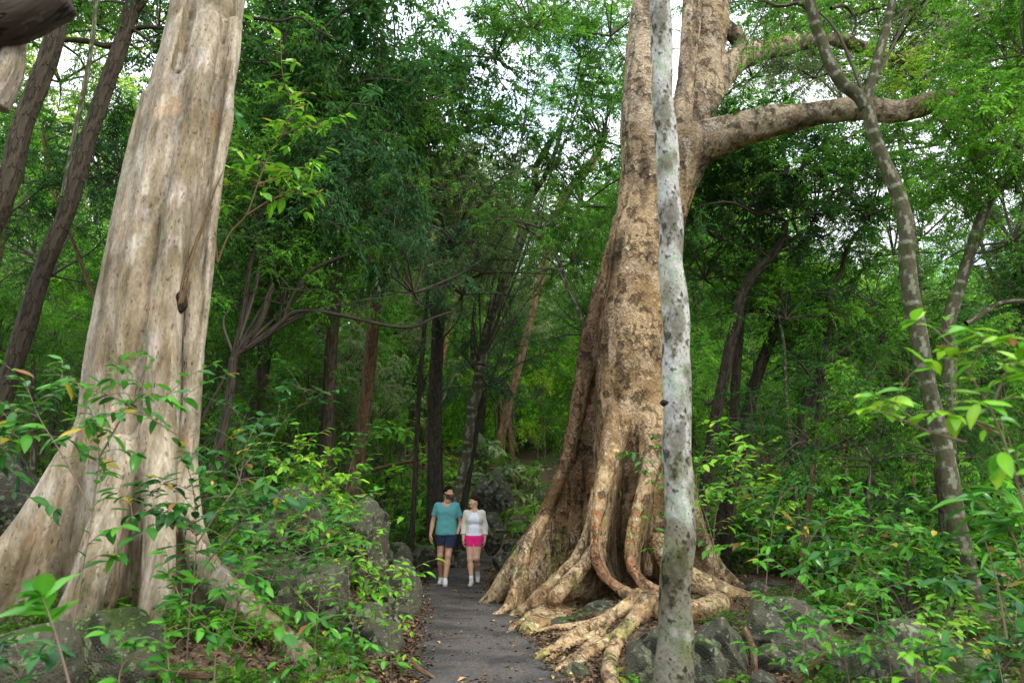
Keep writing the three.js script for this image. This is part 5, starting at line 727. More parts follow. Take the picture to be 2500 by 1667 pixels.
// ---------------------------------------------------------------- stones, logs, litter
function rockGeo(seed, sx, sy, sz, { facets = 12, rough = 0.09, moss = 0.5, det = 22, sharp = 0.25 } = {}) {
  const r = mulberry(seed), pl = []; for (let i = 0; i < facets; i++) { const n = V(r() * 2 - 1, (r() * 2 - 1) * 0.8, r() * 2 - 1).normalize(); pl.push([n, 0.6 + 0.34 * r()]); }
  const g0 = new THREE.IcosahedronGeometry(1, det); g0.deleteAttribute('uv'); g0.deleteAttribute('normal'); const g = mergeVertices(g0, 1e-4), P = g.attributes.position;
  for (let i = 0; i < P.count; i++) {
    const d = V(P.getX(i), P.getY(i), P.getZ(i)).normalize(); let k = 1; for (const [n, o] of pl) { const c = d.dot(n); if (c > 0.05) k = smin(k, o / c, 0.016); }
    k = lerp(k, Math.min(k, 0.97), sharp); const x = d.x * k * sx, y = d.y * k * sy, z = d.z * k * sz, q = 1 + rough * 1.6 * fbm(x * 1.6 + seed, y * 1.6, z * 1.6, 4) + rough * 0.5 * n3(x * 8, y * 8, z * 8 + seed) - rough * 0.9 * Math.max(0, 0.12 - Math.abs(fbm(x * 1.9 + seed, y * 1.9, z * 1.9 + 4, 3))) * 6;
    P.setXYZ(i, x * q, y * q, z * q);
  }
  g.computeVertexNormals();
  tintVerts(g, (x, y, z, nx, ny) => { const w = 1 + 0.35 * fbm(x * 1.3 + seed, y * 1.3, z * 1.3, 3), m = smoothstep(ny * 0.5 + fbm(x * 2.2 + seed, y * 2.2, z * 2.2, 4) * 1.3, 0.55 - moss * 0.45, 0.95 - moss * 0.4); return mix3([w, w, w * 0.97], [0.55, 1.0, 0.25], m * 0.8); });
  return boxUV(g, 1.1);
}
// x0..x1, y0..y1: the stone's outline in the photograph, D: how far off
const ROCKS = [];
function rock(label, x0, y0, x1, y1, D, o = {}) {
  const c = at((x0 + x1) / 2, (y0 + y1) / 2, D), k = kk((y0 + y1) / 2, D) / FPX, sx = (x1 - x0) / 2 * k * 1.14, sy = (y1 - y0) / 2 * k * 1.14, t = thing('boulder', label, 'boulder', V(c.x, c.y, c.z), o.group);
  const m = part(t, 'stone', rockGeo(o.seed ?? ROCKS.length * 7 + 3, sx, sy, (o.depth ?? 0.9) * Math.max(sx, sy * 0.8), o), M.rock); t.rotation.set(o.rx ?? 0, o.ry ?? ROCKS.length, o.rz ?? 0); if (o.rz === undefined) t.rotation.y = 0; ROCKS.push(t); return t;
}
rock('large dark mossy boulder between the pale trunk and the path', 545, 1330, 880, 1620, 8.2, { moss: 0.75, det: 34 });
rock('dark mossy boulder half hidden behind the lime green shrub', 600, 1190, 800, 1350, 9.6, { moss: 0.6 });
rock('upright square grey boulder standing left of the man', 795, 1225, 952, 1440, 11, { moss: 0.3, facets: 12, det: 30, seed: 91 });
rock('mossy stacked boulder at the left edge of the path', 925, 1375, 1025, 1545, 10.6, { moss: 0.75, seed: 12 });
rock('grey stone at the left edge of the path below the mossy stacked boulder', 955, 1465, 1012, 1535, 9.9, { moss: 0.2 });
rock('lichen mottled boulder at the left edge of the path near the front', 820, 1490, 1000, 1700, 7.8, { moss: 0.55, det: 30 });
rock('dark green slab leaning beside the man', 1000, 1335, 1062, 1405, 15.6, { moss: 0.55, rz: -0.5 });
rock('dark stones low beside the man, left of the path', 925, 1330, 1010, 1400, 14.8, { moss: 0.4 });
rock('flat dark stone lying on the path edge behind the man', 1080, 1345, 1150, 1400, 17.5, { moss: 0.4 });
rock('tall angular mossy boulder behind the woman', 1158, 1155, 1248, 1280, 19.5, { moss: 0.6, facets: 11, seed: 33, rz: -0.2 });
rock('smaller mossy boulder right behind the woman, below the tall angular one', 1175, 1255, 1228, 1350, 18.2, { moss: 0.6 });
rock('dark round stone at the bend of the path beside the fig roots', 1200, 1350, 1260, 1400, 14.8, { moss: 0.1 });
rock('stone at the turn of the path below the fallen log', 1225, 1320, 1290, 1350, 17, { moss: 0.3 });
rock('dark lichen spotted boulder below the massive pale trunk', 165, 1505, 385, 1720, 5.2, { moss: 0.6, det: 34, seed: 8 });
rock('dark boulder in the lower left corner', -60, 1515, 175, 1740, 4.8, { moss: 0.4, det: 30 });
rock('dark boulder at the left edge behind the spreading root', -80, 1110, 110, 1320, 8.5, { moss: 0.3 });
rock('grey boulder with lichen left of the white trunk', 1508, 1525, 1680, 1720, 6.9, { moss: 0.5, det: 32, seed: 41 });
rock('mossy grey boulder right of the white trunk', 1685, 1520, 1835, 1690, 6.9, { moss: 0.35, det: 30, seed: 44 });
rock('dark mossy boulder at the foot of the white trunk', 1670, 1570, 1770, 1720, 6.1, { moss: 0.65 });
rock('broad lichen crusted boulder wedged right of the fig roots', 1815, 1475, 2030, 1640, 7.2, { moss: 0.25, det: 34, seed: 52 });
rock('dark undercut boulder beneath the broad lichen crusted one', 1840, 1570, 2030, 1720, 7.0, { moss: 0.1, det: 26 });
rock('long flat pale slab in the lower right', 2040, 1535, 2420, 1780, 6.2, { moss: 0.1, det: 34, seed: 63 });
rock('small grey stone at the bottom below the broad boulder', 1820, 1640, 1905, 1700, 6.0, { moss: 0.1 });
rock('flat dark stone lying under the front roots', 1315, 1508, 1430, 1555, 9.6, { moss: 0.25 });
rock('mossy stone between the fig root and the front roots', 1425, 1470, 1530, 1535, 10.0, { moss: 0.4 });
rock('pale edging stone at the bottom right of the path', 1378, 1622, 1440, 1700, 6.9, { moss: 0.2 });
rock('dark boulder in the shrubs behind the spreading fig root', 1820, 1420, 1930, 1490, 10.8, { moss: 0.3 });
rock('dark boulder deep in the shade between the man and the trees', 1140, 1060, 1190, 1120, 24, { moss: 0.3 });
{
  const log = (label, name, p, D, w0, w1, mat) => { const q = p.map(([a, b, dd = 0], i) => ({ p: at(a, b, D + dd), r: lerp(w0, w1, i / (p.length - 1)) / 2 / FPX * kk(b, D) })); const t = thing(name, label, name.replace('_', ' '), q[0].p.clone()); wpart(t, 'wood', limb(q, { seg: 12, row: 0.05, bump: 0.14, freq: 6 }), mat); return t; };
  log('broken reddish dead branch resting on the slab at lower right', 'dead_branch', [[1945, 1672], [1975, 1640], [2005, 1610], [2026, 1592]], 6.2, 34, 28, M.brown);
  log('thin dead log lying across the slope behind the woman', 'fallen_log', [[1210, 1294], [1250, 1296], [1290, 1300], [1330, 1310, 0.5]], 17.5, 12, 9, M.lichen);
  log('thin fallen log deep in the shade left of the man', 'fallen_log', [[905, 1148], [960, 1135], [1010, 1125], [1080, 1122]], 20, 9, 7, M.brown);
  log('rotting branch lying across the leaf litter at the lower left', 'dead_branch', [[250, 1660], [330, 1650], [430, 1645], [520, 1652]], 5.2, 26, 16, M.brown);
  log('curled brown strip of dry bark at the left path edge', 'bark_strip', [[1010, 1622], [1030, 1638], [1050, 1650], [1068, 1664]], 6.75, 14, 8, M.brown);
  log('thin orange root hanging over the boulder right of the white trunk', 'hanging_root', [[1815, 1530], [1832, 1560], [1842, 1610], [1838, 1670], [1830, 1720]], 6.75, 14, 18, M.fig);
}
// dry leaves on the ground
{
  const mk = (b) => { const L = new Leaves(); L.leaf(V(-0.04, 0, 0), V(1, 0, 0), V(0, 1, 0), 0.085, 0.042, [1, 1, 1], b); return L.build(); }, r = mulberry(9), n = 30000;
  const mat = new THREE.MeshStandardMaterial({ vertexColors: true, roughness: 0.85, side: THREE.DoubleSide }), im = new THREE.InstancedMesh(mk(0.25), mat, n), o = new THREE.Object3D(), col = new THREE.Color(); let i = 0;
  while (i < n) {
    const d = 4 + 17 * Math.pow(r(), 1.5), x = pathX(d) + (r() * 2 - 1) * (2.2 + 0.5 * d), t = Math.abs(x - pathX(d)), h = pathHalf(d);
    const keep = t < h - 0.22 ? 0.035 + 0.12 * smoothstep(fbm(x * 1.3, 5, d * 1.3, 3), 0.05, 0.3) : t < h + 0.5 ? 0.4 + 0.6 * smoothstep(t, h - 0.22, h) : 0.5 * Math.exp(-(t - h - 0.5) * 0.45) + 0.1; if (r() > keep) continue;
    const s = 0.4 + 0.55 * r(), on = t < h - 0.05; o.position.set(x, H(x, -d) + (on ? 0.024 : 0.012 + 0.03 * r()), -d); o.rotation.set((r() - 0.5) * (on ? 0.5 : 1.3), r() * 6.28, (r() - 0.5) * (on ? 0.5 : 1.3), 'YXZ'); o.scale.setScalar(s); o.updateMatrix(); im.setMatrixAt(i, o.matrix);
    const w = 0.45 + 0.75 * r(), k = r(); im.setColorAt(i, k < 0.55 ? col.setRGB(0.12 * w, 0.07 * w, 0.035 * w) : k < 0.85 ? col.setRGB(0.19 * w, 0.122 * w, 0.062 * w) : k < 0.96 ? col.setRGB(0.23 * w, 0.11 * w, 0.038 * w) : col.setRGB(0.46 * w, 0.36 * w, 0.08 * w)); i++;
  }
  im.name = 'leaf_litter'; tag(im, 'brown fallen leaves scattered thickly along both edges of the path', 'leaves', null, 'stuff'); scene.add(im);
  const yel = new THREE.MeshStandardMaterial({ color: new THREE.Color(0.62, 0.52, 0.06), roughness: 0.7, side: THREE.DoubleSide }), tan = new THREE.MeshStandardMaterial({ color: new THREE.Color(0.55, 0.32, 0.14), roughness: 0.7, side: THREE.DoubleSide });
  [[1110, 1441, 'yellow leaf lying on the path in front of the couple', yel, 1.3], [1123, 1521, 'small tan leaf in the middle of the path', tan, 1.1], [1202, 1515, 'narrow yellowish leaf on the right side of the path', yel, 1.2], [1128, 1656, 'orange brown leaf at the bottom of the path', tan, 1.4], [1071, 1566, 'tan leaf left of the middle of the path', tan, 0.9], [1216, 1355, 'tiny yellow leaf on the path at the bend', yel, 0.9]].forEach(([a, b, label, m, s], k) => { const p = gat(a, b, 0.03), t = thing('fallen_leaf', label, 'leaf', p), q = part(t, 'blade', mk(0.18), m); q.scale.setScalar(s); q.rotation.y = k * 1.3; });
}
// seedlings and low greenery over the litter
{
  const r = mulberry(31), n = 420, im = new THREE.InstancedMesh(CR.shrub[1].leaves, LM.mid, n), o = new THREE.Object3D(), col = new THREE.Color(); let i = 0, guard = 0;
  while (i < n && guard++ < 90000) {
    const d = 4.2 + 13 * Math.pow(r(), 1.4), x = (r() * 2 - 1) * d * 0.75, t = x - pathX(d);
    if (Math.abs(t) < 1.15 || (d > 9.2 && d < 15 && x > -1 && x < 4.2) || fbm(x * 0.8, 2, d * 0.8, 3) < -0.06 || (d > 7 && x > 0 && x < 1.6)) continue;
    const s = 0.14 + 0.26 * r(); o.position.set(x, H(x, -d) - 0.04, -d); o.rotation.set(0, r() * 6.28, 0); o.scale.set(s * 1.25, s, s * 1.25); o.updateMatrix(); im.setMatrixAt(i, o.matrix); const w = 0.6 + 0.8 * r(), y = r() < 0.2 ? 1.1 * r() : 0.25 * r(); im.setColorAt(i, col.setRGB(w * (1 + y), w * (1 + y * 0.4), w)); i++;
  }
  im.count = i; im.name = 'ground_cover'; tag(im, 'low seedlings and small green plants dotted over the leaf litter', 'ground cover', null, 'stuff'); scene.add(im);
}
// ---------------------------------------------------------------- plants near the camera, leaf by leaf
const LG = [0, 1, 2, 3].map((k) => { // blade along +x, upper side +y, length 1
  const r = mulberry(400 + k), pos = [], idx = [], col = [], n = 6, ratio = [0.44, 0.5, 0.38, 0.46][k], droop = [0.22, 0.38, 0.12, 0.3][k], tw = (r() - 0.5) * 0.25;
  for (let i = 0; i <= n; i++) { const t = i / n, w = ratio / 2 * Math.pow(Math.sin(Math.PI * Math.pow(t, 0.85) * 0.985 + 0.03), 0.8) * (t > 0.9 ? 0.7 : 1), y = -droop * t * t, cy = w * (0.28 + 0.1 * Math.sin(t * 7 + k)); pos.push(t, y + cy + tw * t * w, -w, t, y, 0, t, y + cy - tw * t * w, w); col.push(1, 1, 1, 1.25, 1.2, 1.15, 1, 1, 1); if (i) { const a = (i - 1) * 3, c = i * 3; idx.push(a, a + 1, c, a + 1, c + 1, c, a + 1, a + 2, c + 1, a + 2, c + 2, c + 1); } }
  return geom(pos, idx, null, null, col);
});
const nearMat = (r, g, b, o) => leafMat(r, g, b, { clearcoat: 0.6, clearcoatRoughness: 0.22, transmission: 0.36, ...o });
const DRY = [nearMat(0.42, 0.34, 0.04), nearMat(0.26, 0.12, 0.05)];
const NM = { deep: [nearMat(0.03, 0.13, 0.022), nearMat(0.045, 0.17, 0.025), nearMat(0.025, 0.095, 0.028)], mid: [nearMat(0.065, 0.25, 0.022), nearMat(0.09, 0.32, 0.025), nearMat(0.04, 0.17, 0.025)], lime: [nearMat(0.18, 0.46, 0.025), nearMat(0.27, 0.5, 0.035), nearMat(0.10, 0.33, 0.025)] };
// stems: [[px, py, D], ...]; leaves stand along the last `from`..1 of each stem, alternately or in tufts
function leafyPlant(label, name, cat, stems, { leaf = 0.1, every = 0.05, from = 0.35, mat = 'mid', r = 0.006, seed = 1, tuft = 3, side = 0.8, group, stemMat = M.twig, hang = 0.3, narrow = 1, branch = 0, spread = 0.28 }) {
  const R = mulberry(seed * 91 + 5), P = stems.map((s) => s.map((q) => q.isVector3 ? q : at(...q))), b0 = P[0][0].clone(), t = thing(name, label, cat, b0, group);
  const ax = V(), sd = V(), d = V(), m = V(), X = V(), Z = V(), mm = new THREE.Matrix4();
  const put = (p, dir, nrm, l) => { d.copy(dir).normalize(); m.copy(nrm).addScaledVector(d, -nrm.dot(d)).normalize(); Z.crossVectors(d, m); mm.makeBasis(d, m, Z); const o = part(t, 'leaf', LG[Math.floor(R() * 4)], R() < 0.03 ? DRY[R() < 0.6 ? 0 : 1] : NM[mat][Math.floor(R() * 3)]); o.quaternion.setFromRotationMatrix(mm); o.position.copy(p).sub(b0); o.scale.set(l, l, l * narrow); };
  const grow = (ps, rr, f0, ev, lf) => {
    const c = new THREE.CatmullRomCurve3(ps, false, 'centripetal'), L = c.getLength(); wpart(t, 'stem', twigGeo(c.getPoints(Math.max(6, ps.length * 4)), rr, rr * 0.4, 6), stemMat);
    const n = Math.max(2, Math.round(L * (1 - f0) / ev));
    for (let i = 0; i <= n; i++) {
      const u = f0 + (1 - f0) * i / n, p = c.getPoint(Math.min(1, u)); c.getTangent(Math.min(1, u), ax); sd.set(R() - 0.5, (R() - 0.5) * 0.4, R() - 0.5).addScaledVector(ax, -0.3).normalize();
      const k = i === n ? tuft : 1;
      for (let j = 0; j < k; j++) { const a = R() * 6.28; X.copy(ax).multiplyScalar(0.4 + 0.4 * R()).addScaledVector(V(Math.cos(a), -hang * R() * 1.5, Math.sin(a)), side); put(p, X, V((R() - 0.5) * 0.8, 1, (R() - 0.2) * 0.9), lf * (0.45 + 0.8 * R())); }
    }
    return c;
  };
  for (const ps of P) { const c = grow(ps, r, from, every, leaf); for (let k = 0; k < branch; k++) { const u = from + (1 - from) * (k + 0.3 + 0.5 * R()) / branch, p = c.getPoint(u), e = p.clone().add(V((R() - 0.5) * 2, R() * 0.9 - 0.25, (R() - 0.5) * 1.4).normalize().multiplyScalar(spread * (0.6 + 0.7 * R()))); grow([p, p.clone().lerp(e, 0.5).add(V(0, 0.03, 0)), e], r * 0.5, 0.15, every, leaf); } }
  return t;
}
leafyPlant('glossy shrub spreading its leaves across the foot of the massive pale trunk', 'shrub', 'shrub', [
  [[150, 1700, 4.9], [190, 1450, 4.9], [225, 1250, 5], [240, 1100, 5], [220, 1000, 5]], [[225, 1250, 5], [150, 1110, 5], [90, 1010, 5.1], [60, 930, 5.1]], [[240, 1120, 5], [310, 1000, 4.9], [360, 960, 4.8], [430, 990, 4.8]], [[430, 1060, 4.8], [350, 1010, 4.8], [250, 960, 4.9], [140, 940, 5]], [[90, 1040, 5], [40, 1080, 5], [0, 1110, 5]]], { leaf: 0.125, every: 0.065, from: 0.25, mat: 'mid', seed: 3, branch: 7, spread: 0.34 });
leafyPlant('dark leaved sapling in front of the right edge of the massive pale trunk', 'sapling', 'sapling', [
  [[450, 1700, 5.2], [462, 1500, 5.2], [478, 1330, 5.2], [470, 1190, 5.2], [440, 1090, 5.2]], [[478, 1330, 5.2], [530, 1250, 5.2], [580, 1180, 5.3], [600, 1080, 5.3]], [[470, 1420, 5.2], [540, 1330, 5.2], [600, 1260, 5.2], [650, 1230, 5.2]], [[480, 1300, 5.2], [420, 1270, 5.1], [350, 1250, 5.0], [320, 1260, 5.0]]], { leaf: 0.115, every: 0.06, from: 0.25, mat: 'deep', seed: 5, branch: 9, spread: 0.3 });
leafyPlant('bright green sapling hanging over the spreading root of the pale trunk', 'sapling', 'sapling', [
  [[520, 1690, 5.0], [530, 1560, 5.0], [560, 1450, 5.0], [590, 1380, 5]], [[530, 1560, 5], [450, 1480, 5], [420, 1420, 5], [400, 1400, 5]], [[560, 1620, 5], [610, 1560, 5], [650, 1520, 5]]], { leaf: 0.105, every: 0.06, from: 0.2, mat: 'mid', seed: 6, branch: 6, spread: 0.26 });
leafyPlant('blurred broad leaved seedling close to the camera at lower left', 'seedling', 'seedling', [[[190, 1760, 3.2], [160, 1640, 3.2], [125, 1520, 3.2], [100, 1455, 3.2]]], { leaf: 0.2, every: 0.03, from: 0.6, mat: 'mid', seed: 7, tuft: 7, hang: 0.5 });
leafyPlant('single leaf sprig dangling before the right edge of the pale trunk', 'leaf_sprig', 'leaf sprig', [[[556, 236, 2.4], [566, 262, 2.4], [584, 288, 2.4]]], { leaf: 0.085, every: 0.06, from: 0.5, mat: 'mid', seed: 8, tuft: 1, r: 0.001 });
leafyPlant('tiny green sprig growing on the middle of the pale trunk', 'leaf_sprig', 'leaf sprig', [[[335, 945, 6.0], [350, 910, 5.9], [370, 880, 5.9], [362, 865, 5.9]]], { leaf: 0.1, every: 0.08, from: 0.4, mat: 'mid', seed: 9, tuft: 3, r: 0.003 });
leafyPlant('lime green shrub growing behind the dark sapling, left of the square boulder', 'shrub', 'shrub', [
  [[690, 1420, 8.3], [700, 1250, 8.3], [690, 1150, 8.3], [660, 1110, 8.3]], [[700, 1260, 8.3], [760, 1170, 8.3], [800, 1110, 8.3]], [[720, 1300, 8.3], [800, 1200, 8.3], [860, 1160, 8.4]], [[690, 1200, 8.3], [720, 1120, 8.3], [740, 1080, 8.3]]], { leaf: 0.11, every: 0.07, from: 0.2, mat: 'lime', seed: 10, branch: 10, spread: 0.42 });
leafyPlant('thin lime leaved sapling leaning over the path edge boulder', 'sapling', 'sapling', [
  [[955, 1690, 7.0], [952, 1560, 7.0], [945, 1420, 7.0], [920, 1290, 7.0]], [[948, 1450, 7], [900, 1380, 7], [870, 1330, 7]], [[952, 1500, 7], [990, 1450, 7], [980, 1400, 7]]], { leaf: 0.085, every: 0.075, from: 0.2, mat: 'lime', seed: 11, branch: 8, spread: 0.32, r: 0.005 });
leafyPlant('dusty green shrub before the large mossy boulder', 'shrub', 'shrub', [
  [[760, 1660, 6.6], [775, 1500, 6.6], [790, 1350, 6.6], [780, 1230, 6.6]], [[775, 1500, 6.6], [700, 1420, 6.6], [650, 1350, 6.6]], [[780, 1420, 6.6], [850, 1340, 6.7], [880, 1260, 6.7]]], { leaf: 0.085, every: 0.06, from: 0.2, mat: 'mid', seed: 12, branch: 9, spread: 0.38 });
leafyPlant('low leafy plant at the bottom between the root and the path', 'plant', 'plant', [
  [[800, 1720, 5.6], [810, 1640, 5.6], [830, 1560, 5.6]], [[860, 1720, 5.6], [850, 1600, 5.6], [870, 1490, 5.6]], [[740, 1720, 5.6], [760, 1640, 5.6], [740, 1590, 5.6]]], { leaf: 0.1, every: 0.05, from: 0.2, mat: 'mid', seed: 13, branch: 6, spread: 0.28 });
leafyPlant('slender branch with fresh bright leaves reaching up beside the massive pale trunk', 'sapling', 'sapling', [[[530, 640, 8.2], [560, 570, 8.2], [600, 525, 8.2], [628, 450, 8.2], [660, 370, 8.2], [700, 310, 8.2], [710, 245, 8.2], [690, 185, 8.2], [684, 90, 8.2]], [[628, 450, 8.2], [700, 430, 8.3], [770, 420, 8.3]], [[600, 525, 8.2], [680, 480, 8.3], [780, 470, 8.3]], [[690, 330, 8.2], [740, 310, 8.2], [790, 315, 8.2]], [[530, 640, 8.2], [525, 560, 8.1], [540, 450, 8.1], [560, 410, 8.1]]], { leaf: 0.15, every: 0.08, from: 0.4, mat: 'lime', seed: 70, branch: 9, spread: 0.34, r: 0.012, stemMat: M.brown });
leafyPlant('bushy green tuft growing on top of the thick fig limb', 'epiphyte', 'plant', [[[1850, 300, 11.5], [1845, 270, 11.5], [1830, 245, 11.5]], [[1850, 300, 11.5], [1870, 265, 11.4], [1880, 245, 11.4]], [[1850, 300, 11.5], [1815, 275, 11.5], [1800, 262, 11.5]], [[1870, 298, 11.5], [1895, 280, 11.4], [1905, 268, 11.4]]], { leaf: 0.13, every: 0.05, from: 0.1, mat: 'mid', seed: 71, branch: 3, spread: 0.16, tuft: 5 });
leafyPlant('smaller green tuft on the fig limb left of the forked tree', 'epiphyte', 'plant', [[[1935, 285, 11.4], [1932, 262, 11.4], [1930, 240, 11.4]], [[1940, 285, 11.4], [1950, 262, 11.4]]], { leaf: 0.12, every: 0.04, from: 0.2, mat: 'mid', seed: 72, tuft: 6, branch: 1, spread: 0.12 });
// beside the fig
leafyPlant('leafy sprig sprouting from the fig trunk left of the white trunk', 'leaf_sprig', 'leaf sprig', [[[1625, 1180, 10.6], [1590, 1130, 10.5], [1555, 1105, 10.5], [1530, 1110, 10.5]], [[1620, 1140, 10.5], [1600, 1100, 10.5], [1590, 1075, 10.5]], [[1630, 1190, 10.5], [1600, 1175, 10.4], [1575, 1150, 10.4]]], { leaf: 0.11, every: 0.06, from: 0.1, mat: 'mid', seed: 14, branch: 2, spread: 0.2 });
leafyPlant('fresh green sprig low on the fig, left of the white trunk', 'leaf_sprig', 'leaf sprig', [[[1620, 1320, 9.2], [1600, 1290, 9.2], [1580, 1265, 9.2]], [[1620, 1330, 9.2], [1600, 1345, 9.2], [1585, 1340, 9.2]]], { leaf: 0.1, every: 0.06, from: 0.1, mat: 'mid', seed: 15, tuft: 4 });
leafyPlant('small fern green seedling among the fig roots', 'seedling', 'seedling', [[[1418, 1535, 9.7], [1412, 1500, 9.7], [1405, 1480, 9.7]], [[1418, 1535, 9.7], [1425, 1500, 9.7], [1432, 1488, 9.7]]], { leaf: 0.05, every: 0.02, from: 0.1, mat: 'mid', seed: 16, tuft: 4, r: 0.003 });
leafyPlant('little broad leaved seedling at the tip of the front root', 'seedling', 'seedling', [[[1540, 1700, 6.5], [1525, 1660, 6.5], [1510, 1640, 6.5]], [[1540, 1700, 6.5], [1550, 1660, 6.5]]], { leaf: 0.1, every: 0.06, from: 0.4, mat: 'mid', seed: 17, tuft: 4, r: 0.003 });
// shrubs on the right
[['shrub with pale fresh leaves right beside the white trunk', [[1740, 1420, 9.2], [1750, 1250, 9.2], [1790, 1150, 9.2], [1850, 1100, 9.2]], 'lime', 21, 0.13], ['leafy shrub behind the fig root right of the white trunk', [[1760, 1400, 8.8], [1730, 1280, 8.8], [1700, 1180, 8.8], [1710, 1110, 8.8]], 'mid', 22, 0.11], ['glossy leaved shrub rising above the broad lichen crusted boulder', [[1930, 1470, 7.8], [1960, 1380, 7.8], [1990, 1300, 7.8], [2040, 1260, 7.8]], 'mid', 23, 0.13],
  ['deep green shrub between the fig root and the glossy shrub', [[1870, 1440, 8.6], [1880, 1330, 8.6], [1900, 1230, 8.6], [1940, 1180, 8.6]], 'deep', 24, 0.12], ['broad leaved shrub above the flat pale slab', [[2150, 1540, 7.2], [2130, 1440, 7.2], [2110, 1350, 7.2], [2070, 1290, 7.2]], 'mid', 25, 0.13], ['shrub in the shade left of the foot of the forked tree', [[2230, 1500, 9.6], [2220, 1380, 9.6], [2190, 1280, 9.6], [2160, 1220, 9.6]], 'deep', 26, 0.12],
  ['yellow green seedling in front of the forked tree', [[2280, 1660, 6], [2280, 1600, 6], [2270, 1550, 6]], 'lime', 27, 0.09], ['slender shrub at the bottom right with dark hanging leaves', [[2440, 1720, 5], [2440, 1640, 5], [2430, 1570, 5]], 'deep', 28, 0.13], ['leafy seedling growing out of the gap beside the dead branch', [[2080, 1700, 5.8], [2060, 1580, 5.8], [2050, 1500, 5.8], [2010, 1480, 5.8]], 'mid', 29, 0.1], ['small green plant low at the bottom right of the slab', [[2240, 1700, 5.4], [2240, 1620, 5.4], [2260, 1570, 5.4]], 'lime', 30, 0.1]].forEach(([label, p, mat, seed, leaf]) => leafyPlant(label, 'shrub', 'shrub', [p], { leaf, every: 0.07, from: 0.15, mat, seed, branch: 12, spread: 0.5, tuft: 4 }));
[['deep green shrub filling the gap between the pale trunk and the dark boulder', [[620, 1330, 7.4], [600, 1220, 7.4], [570, 1110, 7.4], [600, 1010, 7.4]], 'deep', 51, 0.12], ['shrub with large dark leaves above the dark mossy boulder', [[640, 1180, 8.8], [660, 1080, 8.8], [720, 1000, 8.8], [790, 960, 8.8]], 'deep', 52, 0.14], ['deep green shrub behind the square boulder', [[840, 1260, 11.5], [850, 1160, 11.5], [880, 1080, 11.5], [930, 1040, 11.5]], 'mid', 53, 0.13], ['leafy sapling overhanging the left end of the dark boulder', [[560, 1560, 6.2], [590, 1440, 6.2], [620, 1340, 6.2], [680, 1290, 6.2]], 'mid', 54, 0.11],
  ['creeping plant on top of the boulder by the path front', [[880, 1560, 7.2], [860, 1500, 7.2], [830, 1430, 7.2]], 'lime', 55, 0.07], ['dark shrub at the left edge under the spreading branches', [[-60, 1250, 5.6], [-20, 1120, 5.6], [40, 1050, 5.6], [110, 1000, 5.6]], 'deep', 56, 0.13],
  ['wide shrub with glossy leaves right of the broad boulder', [[2060, 1500, 7.6], [2080, 1400, 7.6], [2150, 1320, 7.6], [2230, 1290, 7.6]], 'mid', 57, 0.13], ['bright shrub in the light behind the glossy leaved shrub', [[1850, 1400, 9.4], [1850, 1270, 9.4], [1830, 1180, 9.4], [1800, 1110, 9.4]], 'lime', 58, 0.13], ['shrub with upright stems left of the forked tree', [[2160, 1460, 9.6], [2150, 1330, 9.6], [2120, 1220, 9.6], [2070, 1160, 9.6]], 'mid', 59, 0.12],
  ['tall shrub between the forked tree and the right edge', [[2540, 1560, 6.6], [2530, 1400, 6.6], [2510, 1280, 6.6], [2480, 1200, 6.6]], 'mid', 60, 0.12], ['dark glossy shrub at the lower right edge', [[2500, 1680, 5.2], [2490, 1560, 5.2], [2450, 1470, 5.2], [2480, 1400, 5.2]], 'deep', 61, 0.13], ['low green shrub in front of the broad boulder', [[1960, 1700, 6.2], [1970, 1600, 6.2], [1960, 1520, 6.2]], 'mid', 62, 0.09], ['shrub growing over the far end of the fig root', [[2000, 1460, 9.2], [1990, 1360, 9.2], [1960, 1290, 9.2], [1910, 1260, 9.2]], 'deep', 63, 0.12], ['small leaved seedling on the slab', [[2180, 1690, 5.6], [2170, 1600, 5.6], [2140, 1540, 5.6]], 'mid', 64, 0.08], ['fresh green shrub between the boulder and the upright square stone', [[800, 1480, 8.8], [780, 1380, 8.8], [740, 1300, 8.8], [700, 1270, 8.8]], 'mid', 65, 0.11], ['leafy creeper hanging over the large mossy boulder', [[820, 1330, 7.6], [770, 1340, 7.4], [700, 1380, 7.3], [640, 1450, 7.3]], 'deep', 66, 0.1]].forEach(([label, p, mat, seed, leaf]) => leafyPlant(label, 'shrub', 'shrub', [p], { leaf, every: 0.065, from: 0.1, mat, seed, branch: 13, spread: 0.5, tuft: 4 }));
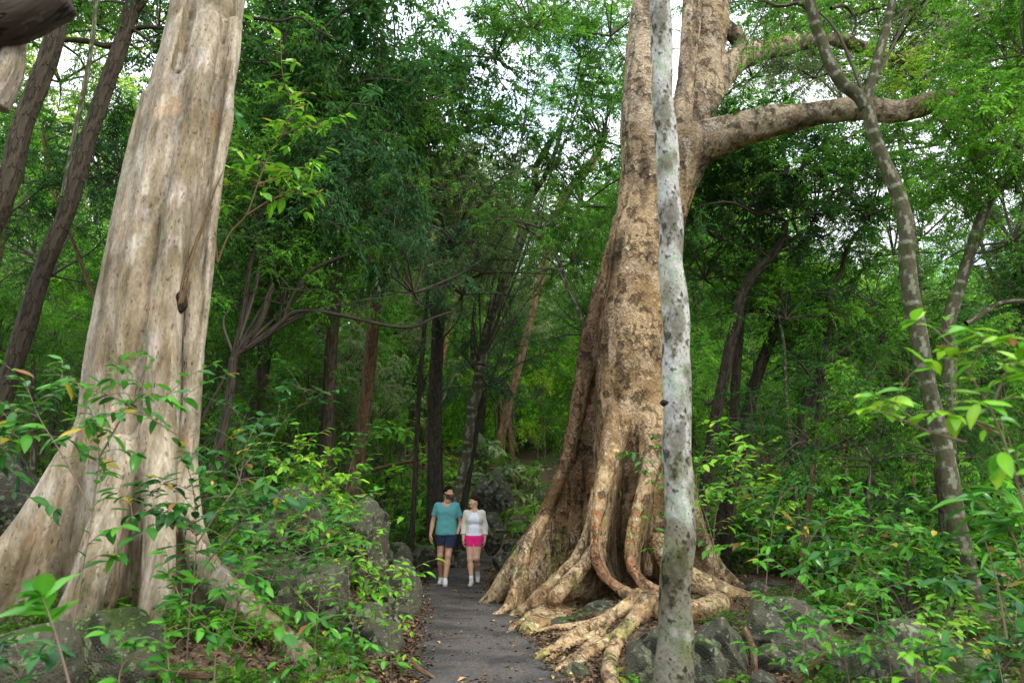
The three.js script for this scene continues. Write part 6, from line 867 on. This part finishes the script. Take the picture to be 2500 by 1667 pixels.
[['dark leaved plant in front of the lower left corner boulder', [[40, 1740, 4.1], [50, 1640, 4.1], [40, 1570, 4.1]], 'deep', 80, 0.11], ['leafy plant in front of the dark lichen spotted boulder at lower left', [[300, 1740, 4.6], [290, 1650, 4.6], [320, 1580, 4.6]], 'mid', 81, 0.09], ['young leafy stems between the lower left boulders and the spreading root', [[420, 1740, 4.7], [410, 1620, 4.7], [400, 1520, 4.7]], 'mid', 82, 0.1], ['shrub in front of the upright square boulder', [[880, 1480, 9.4], [890, 1390, 9.4], [860, 1310, 9.4], [830, 1270, 9.4]], 'mid', 83, 0.11]].forEach(([label, p, mat, seed, leaf]) => leafyPlant(label, 'shrub', 'shrub', [p], { leaf, every: 0.06, from: 0.1, mat, seed, branch: 8, spread: seed === 83 ? 0.42 : 0.24, tuft: 4 }));
// close at the right edge
leafyPlant('blurred bright leafy branch close to the camera at the right edge', 'leafy_branch', 'branch', [[[2540, 1400, 3], [2480, 1160, 3], [2420, 1000, 3], [2360, 900, 3], [2330, 850, 3]], [[2420, 1000, 3], [2450, 930, 3], [2490, 880, 3]], [[2360, 1080, 3], [2260, 1050, 3], [2180, 1015, 3], [2130, 1000, 3]], [[2440, 1060, 3], [2360, 1020, 3], [2300, 1010, 3]]], { leaf: 0.12, every: 0.075, from: 0.25, mat: 'lime', seed: 40, branch: 4, spread: 0.2, tuft: 4 });
leafyPlant('small blurred yellow green sprig near the camera beside the bent trunk', 'leaf_sprig', 'leaf sprig', [[[2340, 850, 3.2], [2320, 810, 3.2], [2310, 775, 3.2]]], { leaf: 0.06, every: 0.05, from: 0.3, mat: 'lime', seed: 41, tuft: 2, r: 0.003 });
leafyPlant('tall strap leaved grass clump at the right edge', 'grass_clump', 'plant', [[[2560, 1500, 4], [2500, 1300, 4], [2440, 1200, 4]], [[2520, 1500, 4], [2470, 1300, 4], [2380, 1220, 4]], [[2540, 1500, 4], [2520, 1250, 4], [2480, 1100, 4]], [[2460, 1560, 4], [2430, 1400, 4], [2400, 1300, 4]]], { leaf: 0.28, every: 0.05, from: 0.35, mat: 'mid', seed: 42, narrow: 0.28, hang: 0.7, tuft: 4 });
scene.traverse((o) => { if (o.isMesh) o.castShadow = o.receiveShadow = true; });
renderer.render(scene, camera);
